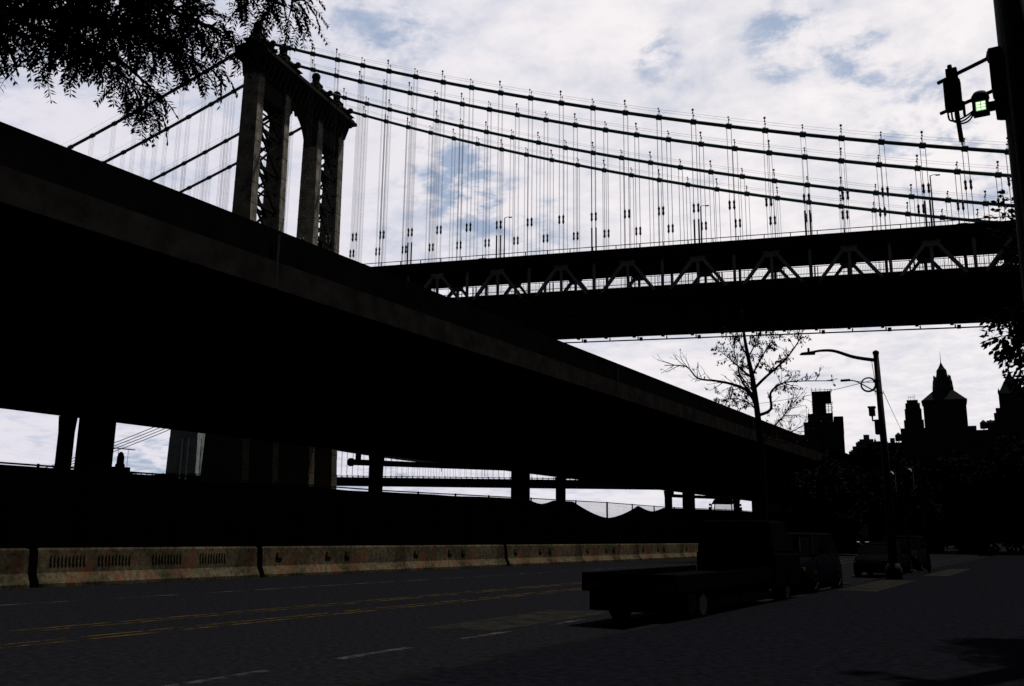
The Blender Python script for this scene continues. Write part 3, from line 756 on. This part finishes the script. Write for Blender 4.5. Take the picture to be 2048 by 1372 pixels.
# small nearly bare street tree in front of the highway
bt = empty('bare_tree', (-16.9,60,0)); bo = Vector((-16.9,60,0))
tag(bt, 'small nearly bare street tree with a few hanging leaves below the bridge deck', 'tree')
wood = MB(); lv = MB()
KT = 1.55
tp = bez([(0,0,0),(.03,0,4),(.04,0,7.2),(-.07,0,9.36),(-.33,.1,11.9),(-.6,.15,13.5),(-.8,.1,15.1),(-.9,.05,16.8)], 4)
wood.tube(tp, [KT*(.20-.16*i/(len(tp)-1)) for i in range(len(tp))], 8); wood.build('trunk', M['bark'], bt, True)
wood = MB()
def leaf_bunch(p, n):
    for k in range(n):
        d = (rv(.5) + Vector((0,0,-1))).normalized(); leaf_quad(lv, p + rv(.07), d, rv(1), rnd.uniform(.12,.22), rnd.uniform(.07,.12))
def grow(p, d, ln, r, depth, leafy):
    pts = [p]; c = p.copy(); dd = d.normalized(); k = 5
    for i in range(k):
        dd = (dd + rv(.2)).normalized(); c = c + dd*(ln/k); pts.append(c.copy())
    wood.tube(pts, [max(.011, KT*r*(1-.65*i/k)) for i in range(k+1)], 4, False)
    if depth == 0:
        for q in pts[2:]:
            if rnd.random() < leafy: leaf_bunch(q, rnd.randint(1, 3))
        return
    for j in range(rnd.randint(2, 3)):
        i = rnd.randint(1, k); grow(pts[i], (dd + rv(.85)).normalized(), ln*rnd.uniform(.4,.65), r*.45, depth-1, leafy)
def blimb(pts, r, leafy=.4, sub=8, ln=.9, start=2, dep=1):
    pl = bez([Vector(p) for p in pts], 4); n = len(pl)
    wood.tube(pl, [max(.016, KT*r*(1-.8*i/(n-1))) for i in range(n)], 5)
    for j in range(int(sub*2.6)):
        i = rnd.randint(start, n-2); d = (pl[i+1]-pl[i]).normalized()
        grow(pl[i], (d*.7 + rv(.75) + Vector((0,0,.1))).normalized(), ln*rnd.uniform(.6,1.2), r*.24, dep, leafy)
blimb([(-.08,0,10.03),(-.55,-.4,11.1),(-1.5,-.7,11.6),(-2.6,-.8,11.9),(-3.9,-.7,12.2),(-4.75,-.6,13.1),(-6.4,-.4,13.35)], .085, .12, 9, 1.1)
blimb([(-.1,0,10.6),(-.9,.5,11.5),(-1.4,.8,12.3),(-1.6,.9,13.3),(-1.9,.9,14.6)], .06, .45, 9, .9)
blimb([(0,0,9.5),(.72,.3,9.9),(.7,.5,11.0),(1.35,.7,11.6),(2.3,.9,11.75),(4.7,1.,11.62)], .075, .45, 9, .9)
blimb([(-.3,.1,11.3),(.6,-.4,11.9),(1.6,-.6,12.6),(2.3,-.7,13.2),(3.0,-.7,14.1),(3.3,-.7,14.8)], .07, .5, 11, .9)
blimb([(-.4,.1,12.2),(.1,.5,13.3),(.6,.7,14.2),(1.3,.9,15.2)], .05, .55, 9, .8)
blimb([(-.35,.1,12.0),(-1.2,-.3,12.9),(-1.8,-.4,13.5),(-2.7,-.4,14.3)], .045, .5, 8, .8)
blimb([(-.6,.1,13.4),(-.9,-.4,14.3),(-1.5,-.6,15.2)], .035, .55, 7, .7)
blimb([(-.6,.1,13.5),(-.1,.3,14.4),(.3,.4,15.4)], .035, .55, 7, .7)
blimb([(.02,0,7.6),(.9,-.5,8.4),(1.8,-.7,9.3),(2.6,-.8,10.2)], .05, .12, 12, 1.3)
blimb([(.02,0,7.8),(1.3,.5,8.1),(2.4,.6,8.6),(3.4,.7,9.2)], .04, .1, 12, 1.2)
blimb([(-.1,0,9.8),(-.9,.8,10.5),(-1.9,1.1,10.9),(-2.9,1.2,10.9)], .04, .75, 9, .8)
# bundle of broken twigs caught in the fork
for k in range(16): 
    a = Vector((-1.5,.6,12.6)) + rv(.25); wood.tube([a, a + Vector((rnd.uniform(.5,1.3), rnd.uniform(-.4,.2), rnd.uniform(-1.5,-.5)))], .02, 4)
wood.build('branches', M['bark'], bt); lv.build('leaves', M['leafr'], bt)

def crown_tree(name, base, height, crown_c, rad, n, leaf, label, trunk_r=.16, mtl='leafb', group=None, clumps=26, seed=1):
    rr = random.Random(seed); t = empty(name, base); tag(t, label, 'tree', group)
    def v(a): return Vector((rr.uniform(-a,a), rr.uniform(-a,a), rr.uniform(-a,a)))
    cc = Vector(crown_c); b = MB()
    b.tube(bez([(0,0,0),(.05,.02,height*.3),(cc.x*.5,cc.y*.5,height*.6),(cc.x,cc.y,height*.92)], 4), [trunk_r*(1-.8*i/12) for i in range(13)], 7)
    b.build('trunk', M['bark'], t, True)
    w_ = MB(); l_ = MB(); cl_ = []
    while len(cl_) < clumps:
        p = v(1)
        if .25 < p.length < 1: cl_.append(cc + Vector((p.x*rad[0], p.y*rad[1], p.z*rad[2])))
    for c in cl_:
        st = Vector((cc.x*.5, cc.y*.5, max(height*.35, c.z-abs(c.x-cc.x)*.9-.3)))
        w_.tube(bez([st, st.lerp(c, .5)+v(.15), c], 3), [trunk_r*.35*(1-.8*i/6) for i in range(7)], 4, False)
        cr = rr.uniform(.2,.36)*max(rad[0], rad[2])
        for k in range(n//clumps):
            p = v(1); 
            if p.length > 1: p = p.normalized()*rr.random()
            q = c + p*cr; d = (p*.7 + v(.6) + Vector((0,0,-.35))).normalized()
            s = l_; leaf_quad(s, q, d, v(1), leaf*rr.uniform(.7,1.3), leaf*rr.uniform(.4,.6))
    w_.build('branches', M['bark'], t); l_.build('leaves', M[mtl], t)
    return t
crown_tree('leafy_tree', (2.66,17,0), 8, (-.5,0,5.2), (2.65,2.4,2.9), 120000, .125, 'dense leafy tree beside the thick pole on the pavement', seed=4, clumps=110)
gt = 'dark trees along the far street'
crown_tree('street_tree', (-19.5,92,0), 9, (0,0,4.6), (3.2,3.2,4.4), 9000, .6, 'dark round tree at the end of the gap under the highway', seed=8, group=gt)
crown_tree('street_tree', (-22,104,0), 10, (0,0,5.5), (4,3.6,5), 9000, .65, 'dark tree behind the trunk of the bare tree', seed=9, group=gt)
crown_tree('street_tree', (-17,112,0), 9, (0,0,4.5), (4,3.6,4.3), 9000, .65, 'low dark tree right of the bare tree trunk', seed=10, group=gt)
crown_tree('street_tree', (-13,120,0), 9, (0,0,4.5), (4,3.6,4.3), 9000, .65, 'low dark tree between the bare tree and the lamp post', seed=12, group=gt)
crown_tree('street_tree', (-9,118,0), 12, (0,0,6), (4,3.6,5.5), 9000, .65, 'dark tree behind the foot of the lamp post', seed=13, group=gt)
crown_tree('street_tree', (-3,110,0), 13, (0,0,7), (4.2,3.6,6), 9000, .65, 'dark tree below the spired tower', seed=14, group=gt)
crown_tree('street_tree', (-27,170,0), 17, (0,0,10), (6.5,5,7), 9000, .95, 'tall dark tree rising behind the highway parapet below the scaffolded tower', seed=15, group=gt)
crown_tree('street_tree', (-18,175,0), 16, (0,0,9), (6.5,5,7), 9000, .95, 'wide dark tree left of the lamp post foot', seed=16, group=gt)

# ------------------------------------------------------------------ street lamp
sl_ = empty('street_lamp', (-5.68,37,0)); tag(sl_, 'tall street lamp with long curved arm, cable coil and camera on its pole', 'street lamp')
MB().tube([(0,0,0),(0,0,4),(-.08,0,8.62)], [.17,.14,.10], 12).lathe((0,0,0), [(.3,0),(.3,.5),(.2,.7)], 12).lathe((-.08,0,8.6), [(.12,0),(.12,.1),(.02,.16)], 10).build('pole', M['pole'], sl_, True)
MB().tube(bez([(-.1,0,8.36),(-.9,0,8.56),(-1.6,0,8.86),(-2.1,0,8.93),(-2.5,0,8.9)], 5), [.075-.03*i/20 for i in range(21)], 8).build('lamp_arm', M['pole'], sl_, True)
b = MB(); b.hexa([(-2.98,-.13,8.83),(-2.4,-.13,8.80),(-2.4,.13,8.80),(-2.98,.13,8.83)], [(-2.88,-.09,8.91),(-2.35,-.1,8.94),(-2.35,.1,8.94),(-2.88,.09,8.91)]); hd = b.build('lamp_head', M['pole'], sl_, bevel=.02)
MB().lathe((-2.62,0,8.93), [(.045,0),(.045,.13),(.03,.16)], 8).build('photocell', M['dark'], hd)
b = MB()
for k in range(4): b.tube([(-.42+(.25+.012*k)*math.cos(a*PI/12), -.1+.02*k, 7.42+(.25+.01*k)*math.sin(a*PI/12)) for a in range(25)], .02, 5)
b.build('cable_coil', M['rubber'], sl_)
MB().tube(bez([(-.05,0,7.05),(-.5,0,7.35),(-.9,0,7.60),(-1.25,0,7.66)], 4), .026, 6).box((-1.45,-.05,7.62),(-1.1,.05,7.70)).build('side_arm', M['pole'], sl_)
MB().tube([(-.05,-.05,6.02),(-.36,-.05,6.02),(-.36,-.05,6.2)], .04, 6).box((-.46,-.17,6.2),(-.26,.07,6.52)).box((-.49,-.2,6.5),(-.23,.1,6.56)).build('traffic_camera', M['plastic'], sl_)
MB().box((-.28,-.2,5.48),(-.09,.12,5.98)).build('control_box', M['plastic'], sl_, bevel=.02)
MB().box((-.14,-.16,7.05),(.06,.16,7.1)).box((-.24,-.12,7.5),(.0,.0,7.56)).tube([(-.2,-.05,7.0),(-.16,-.1,7.5),(-.25,-.1,8.45)], .012, 5).build('bracket', M['dark'], sl_)
# overhead wires
def wire(p, q, sagz, label, r=.012):
    p, q = Vector(p), Vector(q); pts = [p.lerp(q, k/24) - Vector((0,0,sagz*4*(k/24)*(1-k/24))) for k in range(25)]
    tag(MB().tube(pts, r, 4).build('overhead_wire', M['rubber']), label, 'wire', 'wires strung from the street lamp')
wire((-5.8,37,7.62), (-24.05,72.5,12.2), .35, 'thin overhead wire from the lamp post through the bare tree to the highway')
wire((-5.6,37,7.15), (-11.6,88,10.2), .12, 'thin overhead wire falling from the lamp post towards the far towers')
wire((-5.9,37,7.5), (-6.9,36.9,7.66), .02, 'short cable looping from the lamp post to its small side arm')

# ------------------------------------------------------------------ thick pole with antenna
S14 = 14/9.
up_ = empty('utility_pole', (.02,14,0)); tag(up_, 'thick steel pole with equipment cabinet and two cross arms cut by the photo edge', 'utility pole')
def z14(z): return (z-1.6)*S14+1.6
MB().tube([(0,0,0),(0,0,z14(5)),(0,0,12.5)], [.27,.235,.21], 16).lathe((0,0,0), [(.42,0),(.42,.35),(.30,.5)], 16).build('pole_shaft', M['pole'], up_, True)
MB().tube([(-.13,-.235,0),(-.13,-.225,12.4)], .022, 6).build('conduit', M['galv'], up_)
b = MB(); x0 = -.36
b.box((x0,-.19,z14(5.66)),(x0+.17,.19,z14(6.08))); b.build('equipment_cabinet', M['plastic'], up_, bevel=.02)
MB().box((x0+.02,-.16,z14(5.44)),(x0+.2,.16,z14(5.64))).build('junction_box', M['plastic'], up_, bevel=.015)
MB().tube([(-.2,.05,z14(6.085)),(-1.1,.62,z14(6.085))], .03, 8).lathe((-.3,.1,z14(6.08)), [(.08,-.09),(.1,0),(.08,.09)], 8).build('cross_arm', M['pole'], up_)
MB().tube([(-.2,.05,z14(5.74)),(-1.1,.62,z14(5.755))], .028, 8).build('cross_arm', M['pole'], up_)
b = MB()
for k in range(4):
    x = -.3+.05*k; b.tube(bez([(x,-.05,z14(5.45)),(x-.03,-.05,z14(5.40)-.02*k),(x+.06,-.05,z14(5.385)),(x+.1,-.05,z14(5.45))], 5), .008, 5)
b.build('wire_loop', M['rubber'], up_)
an = empty('antenna', (-.86,14.55,z14(5.25)+.1)); tag(an, 'small cell antenna box with hanging rod clamped to the cross arms', 'antenna')
zb = z14(5.25)
MB().tube([(.04,-.1,.1),(-.03,-.1,z14(6.13)-zb)], .034, 8).tube([(.045,-.1,.04),(.04,-.1,.12)], .014, 6).build('rod', M['dark'], an)
MB().box((-.14,-.17,z14(5.655)-zb),(.1,.02,z14(5.965)-zb)).build('radio_box', M['plastic'], an, bevel=.03)
MB().box((-.09,-.16,z14(6.0)-zb),(.07,.06,z14(6.085)-zb)).build('clamp', M['dark'], an, bevel=.01)
b = MB()
b.box((.095,-.14,z14(5.58)-zb),(.13,0,z14(5.72)-zb)); b.build('clamp', M['dark'], an, bevel=.01)
b = MB()
for k, (xa, dz_) in enumerate(((-.11,.16),(-.06,.19),(-.01,.22))):
    b.tube(bez([(xa,-.08,z14(5.66)-zb),(xa+.02,-.08,z14(5.66)-zb-dz_),(xa+.16,-.1,z14(5.66)-zb-dz_-.02),(.26,-.15,z14(5.6)-zb-.02*k),(.42,-.22,z14(5.69)-zb)], 5), .014, 5)
b.build('cable', M['rubber'], an)
fl = empty('flood_lamp', (-.5,14.15,z14(5.54))); tag(fl, 'square lamp with six lit green white cells beside the thick pole', 'lamp'); zf = z14(5.54)
MB().box((-.12,-.03,0),(.1,.14,.235)).box((.1,-.01,.02),(.2,.05,.16)).build('housing', M['plastic'], fl, bevel=.008)
MB().lathe((-.01,.05,.236), [(.125,0),(.12,.06),(.085,.115),(.02,.14)], 14).build('photocell_dome', M['dark'], fl, True)
lb = MB().box((-.075,-.036,.035),(.06,-.031,.18)).build('lens_board', M['ledg'], fl)
b = MB()
for i in range(2):
    for k in range(3): b.box((-.065+.064*i,-.041,.044+.046*k),(-.013+.064*i,-.0365,.076+.046*k))
b.build('lit_cell', M['led'], lb)

# ------------------------------------------------------------------ vehicles
def make_car(name, L, W, H, hood, suv, paint):
    """nose towards -y, wheels on z = 0"""
    r = empty(name); hw = W/2; zb = .2; belt = hood + .10
    st = [(-L/2,.72,.32,hood-.28),(-L/2+.12,.86,.24,hood-.14),(-L/2+.5,.97,zb,hood-.03),(-L/2+1.2,1.,zb,hood+.05),(0,1.,zb,belt),(L/2-.9,1.,zb,belt+.02),(L/2-.25,.95,zb+.04,belt-.02),(L/2,.82,.34,belt-.18)]
    b = MB(); n = 8
    for y, k, z0, z1 in st:
        x = hw*k; zm = (z0+z1)/2
        b.v += [(-x*.90,y,z0),(-x,y,z0+.14),(-x,y,zm+.08),(-x*.90,y,z1),(x*.90,y,z1),(x,y,zm+.08),(x,y,z0+.14),(x*.90,y,z0)]
    for s in range(len(st)-1):
        for i in range(n): a = s*n+i; c = s*n+(i+1) % n; b.f.append((a, a+n, c+n, c))
    b.f.append(tuple(range(n))); b.f.append(tuple((len(st)-1)*n+i for i in range(n))[::-1])
    body = b.build('body', paint, r, True, .03)
    y0, y1 = -L/2 + (1.05 if suv else 1.25), L/2 - (.12 if suv else .55)
    ya, yb = y0 + (.62 if suv else .85), y1 - (.35 if suv else .85)
    tw_, bw = hw*.74, hw*.90
    g = MB(); zr = H
    lo = [(-bw,y0,belt-.05),(bw,y0,belt-.05),(bw,y1,belt-.02),(-bw,y1,belt-.02)]; hi = [(-tw_,ya,zr-.06),(tw_,ya,zr-.06),(tw_,yb,zr-.06),(-tw_,yb,zr-.06)]
    g.hexa(lo, hi); g.build('windows', M['glass'], r)
    rf = MB(); rf.hexa([(-tw_*1.02,ya-.05,zr-.059),(tw_*1.02,ya-.05,zr-.059),(tw_*1.02,yb+.05,zr-.059),(-tw_*1.02,yb+.05,zr-.059)], [(-tw_*.9,ya+.1,zr),(tw_*.9,ya+.1,zr),(tw_*.9,yb-.1,zr),(-tw_*.9,yb-.1,zr)])
    def corner(p, q): rf.beam(Vector(p)+Vector((0,0,.02)), q, .075, .075)
    for i in range(4): corner(lo[i], hi[i])
    for sx in (-1, 1): rf.beam((sx*bw*1.0,(y0+y1)/2,belt-.03),(sx*tw_*1.01,(ya+yb)/2,zr-.06), .09,.06)
    rf.build('roof', paint, r, False, .015)
    wr = .33 if not suv else .37
    for sx in (-1, 1):
        for yy in (-L/2+.85, L/2-.85):
            t = MB(); pts = []
            for (rad, xo) in ((wr*.66,-.10),(wr*.95,-.11),(wr,-.06),(wr,.06),(wr*.95,.11),(wr*.66,.10)):
                pts.append((rad, xo))
            o = len(t.v); m = 20
            for rad, xo in pts:
                for k in range(m): a = 2*PI*k/m; t.v.append((sx*(hw-.1)+xo, yy+rad*math.cos(a), wr+rad*math.sin(a)))
            for i in range(len(pts)-1):
                for k in range(m): a = i*m+k; c = i*m+(k+1) % m; t.f.append((a, c, c+m, a+m))
            wh = t.build('wheel', M['rubber'], r, True)
            t = MB(); t.tube([(sx*(hw-.19),yy,wr),(sx*(hw-.02),yy,wr)], wr*.64, 16)
            for k in range(5): a = 2*PI*k/5; t.beam((sx*(hw-.01),yy,wr),(sx*(hw-.01),yy+wr*.6*math.cos(a),wr+wr*.6*math.sin(a)), .03,.07,(1,0,0))
            t.build('rim', M['dark'], wh)
        MB().hexa([(sx*hw*.5-.18*1,-L/2-.005,hood-.30),(sx*hw*.5+.18,-L/2-.005,hood-.30),(sx*hw*.5+.18,-L/2+.2,hood-.30),(sx*hw*.5-.18,-L/2+.2,hood-.30)], [(sx*hw*.52-.16,-L/2+.05,hood-.15),(sx*hw*.52+.16,-L/2+.05,hood-.15),(sx*hw*.52+.16,-L/2+.3,hood-.15),(sx*hw*.52-.16,-L/2+.3,hood-.15)]).build('headlight', M['lamp_glass'], r)
        MB().box((sx*hw*.78-.09,-L/2+.03,hood-.30),(sx*hw*.78+.09,-L/2+.2,hood-.22)).build('turn_signal', M['amber'], r)
        MB().box((sx*hw*.72-.12,L/2-.06,belt-.38),(sx*hw*.72+.12,L/2+.01,belt-.18)).build('taillight', M['amber'], r)
        MB().hexa([(sx*(hw+.06)-.1,y0+.32,belt+.02),(sx*(hw+.06)+.1,y0+.32,belt+.02),(sx*(hw+.06)+.1,y0+.44,belt+.02),(sx*(hw+.06)-.1,y0+.44,belt+.02)], [(sx*(hw+.05)-.08,y0+.34,belt+.17),(sx*(hw+.05)+.08,y0+.34,belt+.17),(sx*(hw+.05)+.08,y0+.46,belt+.17),(sx*(hw+.05)-.08,y0+.46,belt+.17)]).build('side_mirror', paint, r)
    MB().box((-hw*.36,-L/2-.012,.42),(hw*.36,-L/2+.1,hood-.3)).build('grille', M['dark'], r)
    return r
gk = 'cars parked along the pavement'
c1 = make_car('parked_car', 4.5, 1.82, 1.42, .86, False, M['car']); c1.location = (-7.0,43,0)
tag(c1, 'dark saloon parked past the foot of the street lamp, nearer of two there', 'car', gk)
c2 = make_car('parked_suv', 4.7, 1.92, 1.74, 1.04, True, M['car2']); c2.location = (-6.95,27.6,0)
tag(c2, 'dark suv parked at the kerb just beyond the cab of the flatbed truck', 'car', gk)
fb_ = empty('flatbed_truck', (-6.82,15.5,0)); tag(fb_, 'long low black flatbed truck parked at the kerb with its tail towards us', 'truck')
MB().box((-.92,0,.62),(.92,5.9,.80)).box((-.92,0,.80),(-.86,5.9,.92)).box((.86,0,.80),(.92,5.9,.92)).box((-.4,.2,.42),(-.28,8.2,.62)).box((.28,.2,.42),(.4,8.2,.62)).build('flatbed', M['car'], fb_)
for sx in (-1, 1): MB().box((sx*.9-.015,.5,.22),(sx*.9+.015,.9,.615)).build('mud_flap', M['rubber'], fb_)
for y0, y1 in ((1.75,3.6),(3.7,5.8)): MB().box((-.89,y0,.24),(.89,y1,.615)).build('toolbox', M['car'], fb_, bevel=.03)
MB().box((-.85,.12,.26),(.85,.3,.6)).build('bumper', M['car'], fb_)
MB().box((-.92,-.05,.60),(.92,-.002,.93)).box((-.7,-.03,.35),(.7,.02,.45)).build('tailgate', M['car'], fb_)
b = MB(); b.hexa([(-.95,6.15,.45),(.95,6.15,.45),(.95,8.5,.45),(-.95,8.5,.45)], [(-.95,6.15,1.25),(.95,6.15,1.25),(.95,8.5,1.2),(-.95,8.5,1.2)]); b.hexa([(-.93,6.15,1.25),(.93,6.15,1.25),(.93,8.2,1.2),(-.93,8.2,1.2)], [(-.82,6.25,1.98),(.82,6.25,1.98),(.82,7.6,1.98),(-.82,7.6,1.98)])
cabn = b.build('cab', M['car'], fb_, bevel=.05)
MB().hexa([(-.72,6.13,1.32),(.72,6.13,1.32),(.72,6.16,1.32),(-.72,6.16,1.32)], [(-.66,6.20,1.85),(.66,6.20,1.85),(.66,6.24,1.85),(-.66,6.24,1.85)]).build('rear_window', M['glass'], cabn)
for sx in (-1, 1):
    MB().box((sx*.72-.14,-.075,.66),(sx*.72+.14,-.051,.76)).build('taillight', M['amber'], fb_)
    MB().box((sx*1.12-.08,7.45,1.25),(sx*1.12+.08,7.52,1.6)).build('side_mirror', M['dark'], fb_)
    for yy in (1.3, 7.3):
        wl_ = MB().tube([(sx*.62,yy,.37),(sx*.66,yy,.37),(sx*.86,yy,.37),(sx*.9,yy,.37)], [.32,.37,.37,.32], 20).build('wheel', M['rubber'], fb_)
        MB().tube([(sx*.85,yy,.37),(sx*.905,yy,.37)], .2, 12).build('rim', M['dark'], wl_)
c4 = copy_tree(c2); c4.location = (-7.0,49,0); tag(c4, 'dark suv parked past the foot of the street lamp, farther of two there', 'car', gk)
def on_bridge(c, s, t): c.location = BR + Matrix.Rotation(BA, 3, 'Z') @ Vector((s,t,41.75+dz(s))); c.rotation_euler = (0, 0, BA + PI/2)
c5 = copy_tree(c1); on_bridge(c5, -50.5, 2.6); tag(c5, 'dark car roof just showing over the bridge rail left of the deck lamp post', 'car', 'cars on the bridge deck')
c6 = copy_tree(c1); on_bridge(c6, 20.5, 2.6); tag(c6, 'dark car roof just showing over the bridge rail near the leafy tree', 'car', 'cars on the bridge deck')

# truck cab behind the far end of the fence
tk = empty('truck', (-28.,86.,2.02), .5); tag(tk, 'truck cab with big mirrors seen against the sky past the far fence end', 'truck')
MB().box((-1.1,-1.,.4),(1.1,1.2,1.55)).build('body', M['car'], tk, bevel=.05)
b = MB()
b.hexa([(-.98,-.72,2.6),(.98,-.72,2.6),(.98,.98,2.6),(-.98,.98,2.6)], [(-.72,-.55,3.08),(.72,-.55,3.08),(.72,.9,3.08),(-.72,.9,3.08)]); b.build('roof', M['car'], tk, bevel=.06)
for sx in (-1, 1):
    for yy, yt in ((-.97,-.7),(1.1,.92)): MB().beam((sx*1.05,yy,1.5),(sx*.93,yt,2.62), .08,.08).build('pillar', M['car'], tk)
for sx in (-1, 1):
    MB().box((sx*1.42-.14,-.95,1.75),(sx*1.42+.14,-.87,2.3)).beam((sx*1.05,-.9,2.2),(sx*1.42,-.9,2.2), .04,.04).ball((sx*1.42,-.91,2.5), .12, 8, 6).build('side_mirror', M['dark'], tk)
MB().hexa([(-.98,-1.0,1.56),(.98,-1.0,1.56),(.98,-.99,1.56),(-.98,-.99,1.56)], [(-.88,-.74,2.59),(.88,-.74,2.59),(.88,-.73,2.59),(-.88,-.73,2.59)]).build('windscreen', M['clear'], tk)
for sx in (-1, 1):
    for yy in (-.6, .8): MB().tube([(sx*.8,yy,.42),(sx*1.08,yy,.42)], .42, 16).build('wheel', M['rubber'], tk)
MB().box((-.7,-1.06,.75),(.7,-1.003,1.3)).build('grille', M['dark'], tk)

# solar beacon trailer mast behind the fence
so_ = empty('solar_beacon', (-30,21.75,0)); tag(so_, 'beacon with a small solar panel on thin legs sticking up behind the fence', 'beacon')
MB().tube([(0,0,0),(0,0,3.7)], .06, 8).box((-.16,-.3,3.45),(.16,.3,3.86)).build('mast', M['dark'], so_)
MB().lathe((0,-.04,3.86), [(.17,0),(.17,.08),(.13,.14),(.13,.36),(.09,.5),(.03,.56)], 12).build('beacon_light', M['dark'], so_, True)
MB().tube([(0,-.16,3.8),(0,-.16,4.52)], .008, 5).tube([(0,.26,3.8),(0,.26,4.52)], .008, 5).build('panel_leg', M['dark'], so_)
MB().hexa([(-.2,-.42,4.54),(.2,-.42,4.50),(.2,.4,4.50),(-.2,.4,4.54)], [(-.2,-.42,4.575),(.2,-.42,4.535),(.2,.4,4.535),(-.2,.4,4.575)]).build('solar_panel', M['panel'], so_)

# signal heads at the far crossing, top hoods painted white as sun glints
def signal(x, y, z, h, label):
    r = empty('traffic_signal', (x,y,0)); tag(r, label, 'traffic signal', 'traffic signals at the far crossing')
    MB().tube([(.5,0,0),(.5,0,z+.6)], .07, 8).beam((.5,0,z+.45),(-.1,0,z+.45), .05,.05).build('signal_post', M['dark'], r)
    b = MB(); b.box((-.15,-.1,z-.5),(.15,.1,z+.5)); b.build('signal_head', M['dark'], r, bevel=.02)
    for k in range(3):
        zc = z+.32-.32*k; v = MB(); n = 8
        for a in range(n+1):
            an_ = PI*a/n; v.v += [(.12*math.cos(an_),-.1,zc+.12*math.sin(an_)),(.12*math.cos(an_),-.36,zc+.12*math.sin(an_)-.02)]
        for a in range(n): v.f.append((2*a,2*a+1,2*a+3,2*a+2))
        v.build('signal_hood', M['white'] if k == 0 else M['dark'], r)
signal(-6.7, 45, 4.15, 1, 'traffic signal with a hood whitened as a sun glint, right of the lamp post foot')
signal(-6.0, 45.5, 4.3, 1, 'traffic signal with a hood whitened as a sun glint, the one farther from the lamp post')
